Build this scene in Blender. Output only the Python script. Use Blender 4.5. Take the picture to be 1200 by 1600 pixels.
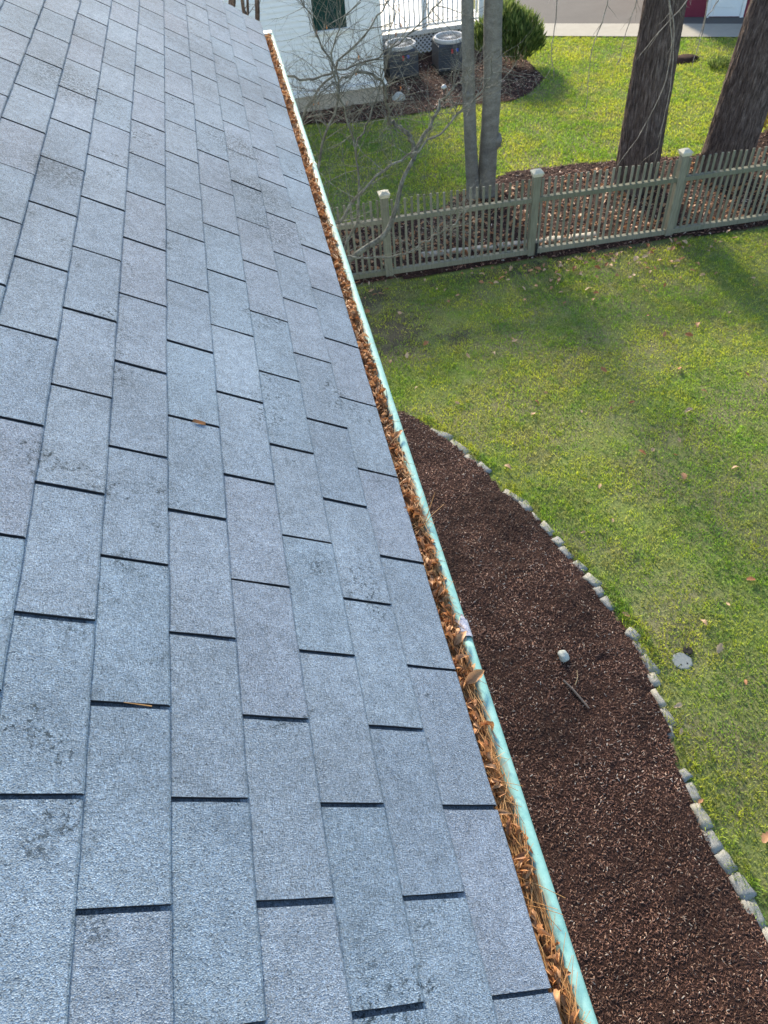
import bpy, bmesh, math, random
import numpy as np
from mathutils import Vector, Matrix, noise
R = math.radians
random.seed(7); rng = np.random.default_rng(7)
scene = bpy.context.scene
C = scene.collection
for o in list(bpy.data.objects): bpy.data.objects.remove(o)
G = -5.2                                   # ground level below the eave
PITCH = R(33.69)                           # roof pitch 8 in 12

# ------------------------------------------------------------------ camera
cam_d = bpy.data.cameras.new('camera'); cam = bpy.data.objects.new('camera', cam_d); C.objects.link(cam)
cam_d.sensor_fit = 'VERTICAL'; cam_d.sensor_height = 36; cam_d.lens = 26.51
cam_d.clip_start = 0.05; cam_d.clip_end = 1000
cam.matrix_world = Matrix(((0.97847316, 0.18852374, -0.08395883, -0.22498612),
                           (-0.19602506, 0.72180223, -0.66375878, -0.507153),
                           (-0.06453262, 0.66592818, 0.74321948, 1.46978206),
                           (0, 0, 0, 1)))
cam_d.dof.use_dof = True; cam_d.dof.focus_distance = 1.75; cam_d.dof.aperture_fstop = 14
scene.camera = cam

# ------------------------------------------------------------------ world, sun, exposure
SUN_EL, SUN_AZ = R(24), R(-3.5)             # azimuth from +Y towards +X
wd = bpy.data.worlds.new('World'); scene.world = wd; wd.use_nodes = True
wn = wd.node_tree; wn.nodes.clear()
sky = wn.nodes.new('ShaderNodeTexSky'); sky.sky_type = 'NISHITA'; sky.sun_disc = False
sky.sun_elevation = SUN_EL; sky.sun_rotation = SUN_AZ; sky.air_density = 1.0; sky.dust_density = .8; sky.ozone_density = 1.4
bg = wn.nodes.new('ShaderNodeBackground'); bg.inputs[1].default_value = 0.15
wo = wn.nodes.new('ShaderNodeOutputWorld')
wn.links.new(sky.outputs[0], bg.inputs[0]); wn.links.new(bg.outputs[0], wo.inputs[0])
sd = bpy.data.lights.new('sun', 'SUN'); sun = bpy.data.objects.new('sun', sd); C.objects.link(sun)
sd.energy = 3.7; sd.angle = R(9.0); sd.color = (1.0, 0.885, 0.70)
sv = Vector((math.sin(SUN_AZ)*math.cos(SUN_EL), math.cos(SUN_AZ)*math.cos(SUN_EL), math.sin(SUN_EL)))
sun.rotation_euler = (-sv).to_track_quat('-Z', 'Y').to_euler(); sun.location = (0, 30, 20)
scene.view_settings.view_transform = 'Standard'; scene.view_settings.look = 'None'
scene.view_settings.gamma = 1; scene.view_settings.exposure = 1.36
scene.render.engine = 'CYCLES'
scene.render.resolution_x = 768; scene.render.resolution_y = 1024

# ------------------------------------------------------------------ material helpers
class NT:
    def __init__(s, name):
        s.m = bpy.data.materials.new(name); s.m.use_nodes = True; s.t = s.m.node_tree; s.n = s.t.nodes; s.n.clear()
        s.out = s.n.new('ShaderNodeOutputMaterial')
        s.b = s.n.new('ShaderNodeBsdfPrincipled'); s.link(s.b.outputs[0], s.out.inputs[0])
        s.b.inputs['Roughness'].default_value = .8; s.b.inputs['Specular IOR Level'].default_value = .3
    def link(s, a, b): s.t.links.new(a, b)
    def put(s, sock, v):
        if hasattr(v, 'node'): s.link(v, sock)
        else: sock.default_value = v if not (isinstance(v, tuple) and len(v) == 3 and len(sock.default_value) == 4) else (*v, 1)
    def pos(s): return s.n.new('ShaderNodeNewGeometry').outputs['Position']
    def island(s): return s.n.new('ShaderNodeNewGeometry').outputs['Random Per Island']
    def objrand(s): return s.n.new('ShaderNodeObjectInfo').outputs['Random']
    def objco(s): return s.n.new('ShaderNodeTexCoord').outputs['Object']
    def scale(s, v, sc):
        k = s.n.new('ShaderNodeVectorMath'); k.operation = 'MULTIPLY'; s.put(k.inputs[0], v); k.inputs[1].default_value = sc; return k.outputs[0]
    def noise(s, v, sc, det=2, rough=.5, dist=0):
        k = s.n.new('ShaderNodeTexNoise'); s.put(k.inputs['Vector'], v); k.inputs['Scale'].default_value = sc
        k.inputs['Detail'].default_value = det; k.inputs['Roughness'].default_value = rough; k.inputs['Distortion'].default_value = dist
        return k.outputs[0]
    def voro(s, v, sc, feat='F1', out='Distance'):
        k = s.n.new('ShaderNodeTexVoronoi'); k.feature = feat; s.put(k.inputs['Vector'], v); k.inputs['Scale'].default_value = sc
        return k.outputs[out]
    def white(s, v):
        k = s.n.new('ShaderNodeTexWhiteNoise'); k.noise_dimensions = '1D'; s.put(k.inputs['W'], v); return k.outputs['Value']
    def ramp(s, f, *stops, interp='LINEAR'):
        k = s.n.new('ShaderNodeValToRGB'); s.put(k.inputs[0], f); cr = k.color_ramp; cr.interpolation = interp
        while len(cr.elements) < len(stops): cr.elements.new(.5)
        for e, (p, c) in zip(cr.elements, stops):
            e.position = p; e.color = (*c, 1) if isinstance(c, tuple) else (c, c, c, 1)
        return k.outputs[0]
    def mix(s, f, a, b, mode='MIX'):
        k = s.n.new('ShaderNodeMix'); k.data_type = 'RGBA'; k.blend_type = mode
        s.put(k.inputs[0], f); s.put(k.inputs[6], a); s.put(k.inputs[7], b); return k.outputs[2]
    def math(s, op, a, b=0.0, clamp=False):
        k = s.n.new('ShaderNodeMath'); k.operation = op; k.use_clamp = clamp; s.put(k.inputs[0], a); s.put(k.inputs[1], b); return k.outputs[0]
    def sep(s, v):
        k = s.n.new('ShaderNodeSeparateXYZ'); s.put(k.inputs[0], v); return k.outputs
    def bump(s, h, strength=.5, dist=.01):
        k = s.n.new('ShaderNodeBump'); s.put(k.inputs['Height'], h); k.inputs['Strength'].default_value = strength; k.inputs['Distance'].default_value = dist
        s.link(k.outputs[0], s.b.inputs['Normal'])
    def color(s, v): s.put(s.b.inputs['Base Color'], v); return s
    def rough(s, v): s.put(s.b.inputs['Roughness'], v); return s
    def spec(s, v): s.put(s.b.inputs['Specular IOR Level'], v); return s
    def translucent(s, col, f):
        t = s.n.new('ShaderNodeBsdfTranslucent'); s.put(t.inputs[0], col)
        m = s.n.new('ShaderNodeMixShader'); m.inputs[0].default_value = f
        s.link(s.b.outputs[0], m.inputs[1]); s.link(t.outputs[0], m.inputs[2]); s.link(m.outputs[0], s.out.inputs[0])

def plain(name, col, var=.15, sc=6, rough=.7, bump=0, bsc=40):
    k = NT(name); p = k.pos(); n = k.noise(p, sc, 4, .6)
    k.color(k.mix(n, tuple(c*(1-var) for c in col), tuple(min(1, c*(1+var)) for c in col))).rough(rough)
    if bump: k.bump(k.noise(p, bsc, 3), bump, .01)
    return k.m

BLOT = [(-.23, 2.43, .15, .20), (-.19, 2.16, .13, .18), (-.27, 2.80, .18, .20), (-.55, .55, .36, .028), (-.61, -.17, .41, .032), (-.60, .45, .40, .035), (-.25, .53, .17, .05), (-.82, 2.66, .54, .22), (-.80, 1.91, .53, .14), (-.68, -.07, .45, .03)]
def shingle_mat(name, dark=1.0):
    k = NT(name); p = k.pos(); r = k.objrand()
    tone = k.ramp(k.white(k.math('MULTIPLY', r, 91.7)), (0, (.182, .230, .283)), (.3, (.202, .250, .300)), (.55, (.203, .240, .290)), (.8, (.187, .243, .297)), (1, (.214, .261, .311)))
    cell = k.voro(p, 540, out='Color'); cv = k.sep(cell)[0]
    gran = k.ramp(cv, (0, .38), (.12, .70), (.45, .95), (.8, 1.10), (1, 1.6))
    col = k.mix(1, tone, gran, 'MULTIPLY')
    hue = k.ramp(k.sep(cell)[1], (0, (.92, .99, 1.08)), (.6, (1, 1, 1)), (1, (1.05, 1.0, .96)))
    col = k.mix(1, col, hue, 'MULTIPLY')
    big = k.ramp(k.noise(p, 2.3, 3, .6), (.30, .80), (.70, 1.15)); col = k.mix(1, col, big, 'MULTIPLY')
    soft = k.ramp(k.noise(p, 38, 3, .65), (.30, .84), (.70, 1.14)); col = k.mix(1, col, soft, 'MULTIPLY')
    # lichen / algae specks in loose patches
    patch = k.ramp(k.noise(p, 5.5, 4, .62), (.56, 0.0), (.66, 1.0))
    speck = k.ramp(k.noise(p, 95, 4, .75), (.53, 0.0), (.60, 1.0))
    rare = k.ramp(k.noise(p, 60, 4, .75), (.68, 0.0), (.71, 1.0))
    fine = k.ramp(k.noise(p, 130, 4, .8), (.49, 0.0), (.54, 1.0))
    for (bx, by, bz, br) in BLOT:
        vm = k.n.new('ShaderNodeVectorMath'); vm.operation = 'DISTANCE'; k.link(p, vm.inputs[0]); vm.inputs[1].default_value = (bx, by, bz)
        dd = k.math('ADD', k.math('DIVIDE', vm.outputs['Value'], br), k.math('MULTIPLY', k.math('SUBTRACT', k.noise(p, 26, 4, .7), .5), 1.6))
        rare = k.math('MAXIMUM', rare, k.math('MULTIPLY', k.ramp(dd, (.35, 1.0), (1.0, 0.0)), fine))
    msk = k.math('MAXIMUM', k.math('MULTIPLY', patch, speck), k.math('MULTIPLY', rare, .8), True)
    col = k.mix(k.math('MULTIPLY', msk, .86), col, (.022, .033, .040))
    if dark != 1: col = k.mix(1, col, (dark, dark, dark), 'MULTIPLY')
    k.color(col).rough(.85).spec(.12)
    h = k.math('ADD', k.voro(p, 540), k.math('MULTIPLY', k.noise(p, 150, 3, .7), 1.2))
    k.bump(h, .62, .0022)
    return k.m

MAT = {}
MAT['shingle'] = shingle_mat('asphalt_shingle')
MAT['feltedge'] = plain('cut_asphalt_edge', (.035, .037, .042), .3, 300, .95, .5, 400)
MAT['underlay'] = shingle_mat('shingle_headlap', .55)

def m_gutter():
    k = NT('verdigris_copper'); p = k.pos(); x = k.sep(p)[0]; y = k.sep(p)[1]
    n = k.noise(p, 30, 4, .6); st = k.noise(k.scale(p, (60, 9, 60)), 1.0, 4, .65)
    base = k.ramp(n, (.25, (.18, .40, .37)), (.55, (.26, .49, .45)), (.8, (.37, .56, .51)))
    glare_pale = k.math('ADD', k.math('MULTIPLY', k.math('SUBTRACT', y, 1.2), .30), k.math('MULTIPLY', k.math('SUBTRACT', k.noise(k.scale(p, (20, 4, 20)), 1, 4, .7), .42), 1.6), True)
    base = k.mix(k.math('MULTIPLY', glare_pale, .75), base, (.40, .52, .43))  # glare painted into the copper: paler towards the far end, broken by noise
    stain = k.math('ADD', k.math('MULTIPLY', k.math('SUBTRACT', .049, x), 60), k.math('MULTIPLY', k.math('SUBTRACT', st, .5), 3.6), True)
    col = k.mix(k.math('MULTIPLY', stain, .75), base, (.21, .15, .095))
    sp = k.ramp(k.noise(p, 220, 2, .6), (.66, 0.0), (.72, 1.0)); col = k.mix(k.math('MULTIPLY', sp, .45), col, (.14, .20, .18))
    k.color(col).rough(k.ramp(n, (.3, .55), (.7, .75))).spec(.25); k.bump(n, .25, .004); return k.m
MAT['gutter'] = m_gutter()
MAT['sealant'] = plain('grey_sealant', (.36, .37, .44), .3, 60, .6, .4, 90)
MAT['trim'] = plain('white_trim', (.74, .74, .72), .06, 4, .5)
MAT['wallpaint'] = plain('house_wall_paint', (.60, .60, .57), .06, 3, .6)
MAT['endcap'] = plain('pale_gutter_end', (.62, .66, .60), .1, 20, .5)

def m_leaf(name, lo, mid, hi, tr=.25):
    k = NT(name); r = k.white(k.math('ADD', k.math('MULTIPLY', k.objrand(), 57.3), k.math('MULTIPLY', k.island(), 31.7)))
    n = k.noise(k.objco(), 60, 3, .6)
    c = k.ramp(r, (0, lo), (.5, mid), (1, hi)); c2 = k.mix(1, c, k.ramp(n, (.25, .62), (.7, 1.15)), 'MULTIPLY')
    k.color(c2).rough(.55).spec(.35); k.translucent(c2, tr); return k.m
MAT['dryleaf'] = m_leaf('dry_leaf_brown', (.28, .11, .042), (.46, .215, .085), (.58, .34, .18))
MAT['lawnleaf'] = m_leaf('fallen_leaf_tan', (.36, .13, .045), (.52, .29, .15), (.66, .46, .30))
MAT['needle'] = m_leaf('pine_needle', (.34, .15, .045), (.50, .25, .085), (.60, .36, .15), .15)
def m_litter():
    k = NT('gutter_litter'); p = k.pos(); n = k.noise(k.scale(p, (1, .35, 1)), 130, 4, .7)
    k.color(k.ramp(n, (.28, (.09, .045, .022)), (.48, (.30, .15, .065)), (.68, (.50, .30, .15)))).rough(.85); k.bump(n, 1, .01); return k.m
MAT['litter'] = m_litter()

def m_soil():
    k = NT('lawn_thatch'); p = k.pos()
    n = k.noise(p, 40, 4, .7); b = k.noise(p, 1.1, 4, .6)
    c = k.ramp(n, (.25, (.085, .072, .040)), (.5, (.19, .18, .085)), (.75, (.33, .31, .17)))
    g = k.ramp(n, (.25, (.07, .095, .028)), (.5, (.17, .22, .055)), (.75, (.28, .34, .09)))
    col = k.mix(k.ramp(b, (.40, 0.0), (.62, 1.0)), c, g)
    for cx, cy, rx, ry in ((1.35, 9.0, .62, .75), (2.25, 8.6, .28, .25), (1.1, 10.0, .6, .35), (4.2, 10.1, 2.6, .22)):
        xyz = k.sep(p); dx = k.math('DIVIDE', k.math('SUBTRACT', xyz[0], cx), rx); dy = k.math('DIVIDE', k.math('SUBTRACT', xyz[1], cy), ry)
        q = k.math('ADD', k.math('ADD', k.math('MULTIPLY', dx, dx), k.math('MULTIPLY', dy, dy)), k.math('MULTIPLY', k.math('SUBTRACT', k.noise(p, 6, 5, .75), .5), 4.5))
        col = k.mix(k.ramp(q, (.2, .8), (1.5, 0.0)), col, k.ramp(n, (.3, (.045, .036, .028)), (.7, (.13, .105, .08))))
    k.color(col).rough(.95).spec(.1); k.bump(n, .8, .02); return k.m
MAT['soil'] = m_soil()
def m_grass(name, bright=1.0):
    k = NT(name); p = k.pos(); r = k.white(k.math('MULTIPLY', k.island(), 77.7))
    b = k.noise(p, .85, 5, .62, .4); d = k.noise(p, 4.5, 4, .65)
    green = k.ramp(r, (0, (.10, .235, .030)), (.5, (.20, .355, .045)), (1, (.31, .45, .07)))
    yel = k.ramp(r, (0, (.32, .390, .045)), (.5, (.46, .490, .065)), (1, (.58, .56, .12)))
    straw = k.ramp(r, (0, (.25, .225, .125)), (.5, (.34, .305, .175)), (1, (.44, .40, .25)))
    c = k.mix(k.ramp(b, (.40, .08), (.55, .95)), green, yel)
    c = k.mix(k.ramp(k.noise(p, 8, 4, .65, .5), (.50, 0.0), (.60, .75)), c, k.ramp(r, (0, (.075, .18, .05)), (1, (.17, .29, .10))))
    sm = k.math('MULTIPLY', k.ramp(d, (.48, 0.0), (.60, .75)), k.ramp(k.noise(p, .55, 3, .6), (.40, .25), (.60, 1.0)))
    c = k.mix(sm, c, straw)
    c = k.mix(k.ramp(k.noise(p, 5.5, 5, .75), (.60, 0.0), (.68, .75)), c, (.045, .085, .030))
    c = k.mix(1, c, k.ramp(k.noise(p, 16, 4, .8), (.36, .50), (.62, 1.42)), 'MULTIPLY')
    k.color(c).rough(.6).spec(.25); k.translucent(k.mix(1, c, (1.3*bright, 1.3*bright, .65*bright), 'MULTIPLY'), .42); return k.m
MAT['grass'] = m_grass('lawn_grass')
MAT['moss'] = plain('moss_green', (.16, .19, .03), .4, 30, .9, .5, 60)
def m_mulch():
    k = NT('bark_mulch'); p = k.pos(); n = k.noise(p, 55, 5, .72); b = k.noise(p, 1.6, 4, .6)
    c = k.ramp(n, (.3, (.016, .009, .007)), (.52, (.055, .028, .021)), (.72, (.13, .068, .050)))
    k.color(k.mix(1, c, k.ramp(b, (.3, .7), (.7, 1.25)), 'MULTIPLY')).rough(.95).spec(.15); k.bump(n, 1, .03); return k.m
MAT['mulch'] = m_mulch()
def m_chip():
    k = NT('mulch_shreds'); p = k.pos(); r = k.white(k.math('MULTIPLY', k.island(), 93.1)); b = k.noise(p, 1.3, 4, .62)
    c = k.ramp(r, (0, (.038, .018, .013)), (.42, (.115, .055, .039)), (.78, (.21, .110, .075)), (.92, (.34, .20, .135)), (.975, (.50, .38, .29)), (1, (.48, .42, .36)))
    k.color(k.mix(1, c, k.ramp(b, (.36, .55), (.62, 1.6)), 'MULTIPLY')).rough(.75).spec(.3); return k.m  # broad noise paints sunlit tan patches into the shred colour
MAT['chip'] = m_chip()
def m_granite():
    k = NT('granite'); p = k.pos(); r = k.objrand(); n = k.noise(p, 160, 3, .7); b = k.noise(p, 14, 4, .6)
    c = k.ramp(k.white(k.math('MULTIPLY', r, 31.3)), (0, (.30, .30, .28)), (.5, (.365, .355, .32)), (1, (.43, .40, .33)))
    c = k.mix(1, c, k.ramp(n, (.3, .62), (.7, 1.2)), 'MULTIPLY'); c = k.mix(k.ramp(b, (.55, 0.0), (.75, .45)), c, (.20, .22, .12))
    k.color(c).rough(.85); k.bump(k.math('ADD', n, b), .7, .012); return k.m
MAT['granite'] = m_granite()
def m_fence():
    k = NT('weathered_fence_wood'); p = k.pos(); r = k.white(k.math('MULTIPLY', k.objrand(), 17.7))
    n = k.noise(k.scale(p, (30, 30, 3)), 1.5, 4, .6)
    c = k.ramp(r, (0, (.150, .150, .105)), (.5, (.190, .186, .138)), (1, (.235, .222, .172)))
    c = k.mix(1, c, k.ramp(n, (.3, .72), (.7, 1.15)), 'MULTIPLY')
    k.color(c).rough(.85); k.bump(n, .4, .006); return k.m
MAT['fence'] = m_fence()
MAT['fencecap'] = plain('lichened_post_cap', (.52, .48, .37), .25, 25, .85, .4, 60)
def m_bark(name, c0, c1, c2, sc, bs):
    k = NT(name); p = k.pos(); n = k.noise(k.scale(p, sc), 1, 5, .65, .3); f = k.noise(p, 60, 3, .7)
    c = k.ramp(n, (.3, c0), (.5, c1), (.7, c2)); k.color(k.mix(1, c, k.ramp(f, (.3, .75), (.7, 1.2)), 'MULTIPLY')).rough(.92).spec(.15)
    k.bump(k.math('ADD', n, k.math('MULTIPLY', f, .4)), bs, .04); return k.m
MAT['oakbark'] = m_bark('oak_bark', (.040, .029, .025), (.125, .093, .080), (.25, .198, .172), (38, 38, 5.5), 1.0)
MAT['smoothbark'] = m_bark('smooth_grey_bark', (.13, .12, .105), (.185, .175, .15), (.25, .24, .21), (5, 5, 9), .35)
MAT['twig'] = m_bark('twig_bark', (.13, .11, .09), (.25, .22, .185), (.40, .36, .31), (12, 12, 12), .3)
MAT['lichenbark'] = m_bark('lichened_bark', (.07, .065, .053), (.15, .148, .125), (.26, .275, .24), (14, 14, 9), .6)
MAT['concrete'] = plain('concrete_path', (.36, .33, .27), .12, 5, .9, .3, 60)
MAT['asphalt'] = plain('driveway_asphalt', (.115, .105, .095), .2, 2, .95, .4, 80)
MAT['foundation'] = plain('foundation_concrete', (.40, .36, .29), .15, 5, .9, .4, 40)
MAT['whitewall'] = plain('white_siding_paint', (.80, .81, .80), .05, 5, .5)
MAT['porchfloor'] = plain('pale_porch_floor', (.78, .74, .66), .08, 3, .5)
MAT['lattice'] = plain('white_lattice', (.70, .71, .72), .1, 8, .6)
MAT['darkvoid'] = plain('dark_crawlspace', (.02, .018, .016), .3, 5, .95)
MAT['acbody'] = plain('dark_grey_condenser', (.055, .062, .075), .2, 8, .45)
MAT['acrim'] = plain('light_grey_metal', (.55, .54, .52), .1, 12, .4)
MAT['aclabel_red'] = plain('red_label', (.45, .05, .05), .1, 8, .5)
MAT['aclabel_blue'] = plain('blue_label', (.05, .10, .45), .1, 8, .5)
MAT['maroon'] = plain('maroon_paint', (.16, .022, .045), .1, 4, .5)
MAT['doorwhite'] = plain('white_door_paint', (.72, .75, .76), .04, 4, .45)
MAT['roofgrey'] = plain('grey_roof', (.12, .12, .125), .2, 30, .9)
MAT['yellow'] = m_leaf('yellow_foliage', (.42, .30, .02), (.55, .40, .05), (.62, .50, .12), .35)
MAT['shrubleaf'] = m_leaf('evergreen_leaf', (.045, .09, .022), (.125, .185, .042), (.30, .345, .11), .45)
MAT['shrubstem'] = plain('pale_shrub_stem', (.34, .25, .15), .2, 20, .8)
MAT['black'] = plain('black_plastic', (.015, .015, .017), .2, 10, .5)
MAT['stone'] = plain('pale_stone', (.40, .42, .38), .2, 40, .8, .4, 60)
MAT['drain'] = plain('grey_drain_cover', (.20, .22, .215), .12, 30, .7, .2, 80)
MAT['stick'] = plain('weathered_stick', (.16, .13, .11), .3, 40, .9, .4, 80)
k = NT('window_glass'); k.color((.012, .045, .040)).rough(.12).spec(.6); MAT['glass'] = k.m

# ------------------------------------------------------------------ object helpers
WL = {}                                     # world locations of things and parts (none of them rotated)
def tag(o, label=None, cat=None, group=None, kind=None):
    if label: o['label'] = label
    if cat: o['category'] = cat
    if group: o['group'] = group
    if kind: o['kind'] = kind
    return o
def place(o, loc, parent=None):
    loc = Vector(loc); WL[o.name] = loc
    if parent is not None:
        o.parent = parent; o.location = loc - WL[parent.name]
    else: o.location = loc
    return o
def empty(name, loc, label, cat, group=None):
    o = bpy.data.objects.new(name, None); C.objects.link(o); o.empty_display_size = .1
    place(o, loc); return tag(o, label, cat, group)
def link(name, me, mat, loc=(0, 0, 0), parent=None):
    o = bpy.data.objects.new(name, me); C.objects.link(o)
    if mat and not me.materials: me.materials.append(MAT[mat])
    return place(o, loc, parent)
def smooth(me): me.polygons.foreach_set('use_smooth', [True]*len(me.polygons)); return me
def np_mesh(name, v, f):
    """fast mesh from an (N,3) array and an (M,k) index array (or a list of them)"""
    fs = f if isinstance(f, list) else [f]
    me = bpy.data.meshes.new(name); v = np.asarray(v, dtype=np.float32)
    me.vertices.add(len(v)); me.vertices.foreach_set('co', v.ravel())
    loops = np.concatenate([a.ravel() for a in fs]).astype(np.int32)
    cnt = np.concatenate([np.full(len(a), a.shape[1]) for a in fs]); start = np.concatenate([[0], np.cumsum(cnt)[:-1]]).astype(np.int32)
    me.loops.add(len(loops)); me.loops.foreach_set('vertex_index', loops)
    me.polygons.add(len(cnt)); me.polygons.foreach_set('loop_start', start)
    me.update(calc_edges=True); me.validate(); return me
class MB:
    def __init__(s): s.v = []; s.f = []
    def add(s, v, f):
        n = len(s.v); s.v += [tuple(p) for p in v]; s.f += [tuple(i+n for i in q) for q in f]; return s
    def box(s, c, d, rz=0, bev=0):
        cx, cy, cz = c; x, y, z = d[0]/2, d[1]/2, d[2]/2; co, si = math.cos(rz), math.sin(rz)
        if not bev:
            v = [(sx*x, sy*y, sz*z) for sz in (-1, 1) for sy in (-1, 1) for sx in (-1, 1)]
            f = [(0, 2, 3, 1), (4, 5, 7, 6), (0, 1, 5, 4), (2, 6, 7, 3), (0, 4, 6, 2), (1, 3, 7, 5)]
        else:
            b = bev; ring = lambda X, Y, Z: [(-X, -Y, Z), (X, -Y, Z), (X, Y, Z), (-X, Y, Z)]
            v = ring(x-b, y-b, -z) + ring(x, y, -z+b) + ring(x, y, z-b) + ring(x-b, y-b, z)
            f = [(3, 2, 1, 0), (12, 13, 14, 15)] + [(4*r+i, 4*r+(i+1) % 4, 4*r+4+(i+1) % 4, 4*r+4+i) for r in range(3) for i in range(4)]
        return s.add([(cx+px*co-py*si, cy+px*si+py*co, cz+pz) for px, py, pz in v], f)
    def tube(s, pts, rad, n=6, cap=True):
        pts = [Vector(p) for p in pts]; rings = []; u = None
        for i, p in enumerate(pts):
            d = (pts[min(i+1, len(pts)-1)] - pts[max(i-1, 0)]).normalized()
            if u is None: u = d.orthogonal().normalized()
            else:
                u = u - d*u.dot(d); u = u.normalized() if u.length > 1e-6 else d.orthogonal().normalized()
            w = d.cross(u); r = rad[i] if hasattr(rad, '__len__') else rad
            rings.append([p + (u*math.cos(2*math.pi*j/n) + w*math.sin(2*math.pi*j/n))*r for j in range(n)])
        v = [q for r in rings for q in r]
        f = [(i*n+j, i*n+(j+1) % n, (i+1)*n+(j+1) % n, (i+1)*n+j) for i in range(len(pts)-1) for j in range(n)]
        if cap: f += [tuple(range(n-1, -1, -1)), tuple((len(pts)-1)*n+j for j in range(n))]
        return s.add(v, f)
    def lathe(s, prof, c, n=20):
        cx, cy, cz = c; v = [(cx+r*math.cos(2*math.pi*j/n), cy+r*math.sin(2*math.pi*j/n), cz+z) for r, z in prof for j in range(n)]
        f = [(i*n+j, i*n+(j+1) % n, (i+1)*n+(j+1) % n, (i+1)*n+j) for i in range(len(prof)-1) for j in range(n)]
        return s.add(v, f)
    def mesh(s, name, org=(0, 0, 0)):
        me = bpy.data.meshes.new(name); ox, oy, oz = org
        me.from_pydata([(x-ox, y-oy, z-oz) for x, y, z in s.v], [], s.f); me.update(); return me
    def build(s, name, mat, parent=None, org=None, sm=False):
        if org is None:
            a = np.array(s.v); org = tuple((a.min(0)+a.max(0))/2)
        me = s.mesh(name, org)
        if sm: smooth(me)
        return link(name, me, mat, org, parent)
def ns(x, y, z=0): return noise.noise(Vector((x, y, z)))
def fbm(x, y, z=0): return noise.fractal(Vector((x, y, z)), 1.0, 2.0, 4)

# ------------------------------------------------------------------ the ground
BED = [(-.6, 7.45), (.5, 7.35), (1.11, 7.15), (1.34, 6.85), (1.56, 6.42), (1.70, 6.13), (1.87, 5.78), (1.98, 5.40), (2.13, 5.12), (2.24, 4.78), (2.33, 4.42), (2.43, 4.10),
       (2.50, 3.80), (2.55, 3.50), (2.60, 3.2), (2.62, 2.9), (2.60, 2.65), (2.55, 2.4), (2.53, 2.1), (2.45, 1.75), (2.43, 1.5), (2.42, 1.2), (2.44, .95), (2.47, .7), (2.49, .4), (2.5, 0), (2.48, -1), (2.40, -2.2)]
BY = np.array([p[1] for p in BED][::-1]); BX = np.array([p[0] for p in BED][::-1])
def bed_x(y): return np.interp(y, BY, BX, left=2.4, right=-2)
def fence_y(x): return 10.62 - .036*x
STRIP = [(-6, 12.3), (1.46, 12.46), (3.0, 12.5), (3.5, 12.95), (4.07, 13.2), (4.69, 13.51), (5.95, 13.41), (6.67, 13.28), (7.63, 13.1), (8.19, 13.0), (9.0, 13.2), (10.05, 13.57), (16, 14.2)]
SX = [p[0] for p in STRIP]; SY = [p[1] for p in STRIP]
def strip_y(x): return np.interp(x, SX, SY)
FBED = [(-6, 17.35), (1.15, 17.3), (2.24, 16.95), (3.43, 17.0), (4.64, 17.1), (5.77, 16.9), (6.3, 17.2), (6.85, 17.9), (7.15, 18.7), (7.2, 19.6), (7.0, 20.3)]
FX = [p[0] for p in FBED]; FYv = [p[1] for p in FBED]
def fbed_y(x): return np.interp(x, FX[:-3]+[7.2], FYv[:-3]+[25], right=99)
def path_lo(x): return 20.91 - .468*(x-7.58)
PD = Vector((.906, -.424))                       # direction of the far path

n = 60; gx = np.concatenate([np.linspace(-150, -8, 12), np.linspace(-7, 16, 70), np.linspace(17, 150, 12)])
gy = np.concatenate([np.linspace(-150, -4, 12), np.linspace(-3, 26, 90), np.linspace(27, 160, 12)])
gv = [(x, y, G + (.012*fbm(x*1.3, y*1.3) if -7 < x < 16 and -3 < y < 26 else 0)) for y in gy for x in gx]
gi = np.arange(len(gv)).reshape(len(gy), len(gx))
gf = np.stack([gi[:-1, :-1], gi[:-1, 1:], gi[1:, 1:], gi[1:, :-1]], -1).reshape(-1, 4)
tag(link('lawn', smooth(np_mesh('lawn', np.array(gv), gf)), 'soil'), kind='structure')

def sheet(name, mat, poly_fn, x0, x1, y0, y1, step, zfn):
    """a grid sheet cut by an inside test; zfn gives its height above the ground"""
    xs = np.arange(x0, x1, step); ys = np.arange(y0, y1, step); idx = {}; v = []; f = []
    def vid(i, j):
        if (i, j) not in idx: idx[(i, j)] = len(v); v.append((xs[i], ys[j], G + zfn(xs[i], ys[j])))
        return idx[(i, j)]
    for j in range(len(ys)-1):
        for i in range(len(xs)-1):
            if poly_fn(xs[i]+step/2, ys[j]+step/2): f.append((vid(i, j), vid(i+1, j), vid(i+1, j+1), vid(i, j+1)))
    return link(name, smooth(np_mesh(name, np.array(v), np.array(f))), mat)
def bed_z(x, y):
    e = min(max((float(bed_x(y))-x)/.25, 0), 1)
    return .022 + .05*e + .02*fbm(x*2.1, y*2.1) + .012*ns(x*9, y*9)
tag(sheet('mulch_bed', 'mulch', lambda x, y: x < bed_x(y), -.4, 2.8, -2.2, 7.5, .05, bed_z), kind='structure')
tag(sheet('leaf_strip', 'mulch', lambda x, y: fence_y(x)-.16 < y < strip_y(x), -5, 14, 9.9, 14.3, .09, lambda x, y: .024+.012*ns(x*5, y*5)), kind='structure')
tag(sheet('far_mulch_bed', 'mulch', lambda x, y: fbed_y(x) < y < 20.8, -5, 7.3, 16.8, 21, .1, lambda x, y: .03+.02*ns(x*4, y*4)), kind='structure')
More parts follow.
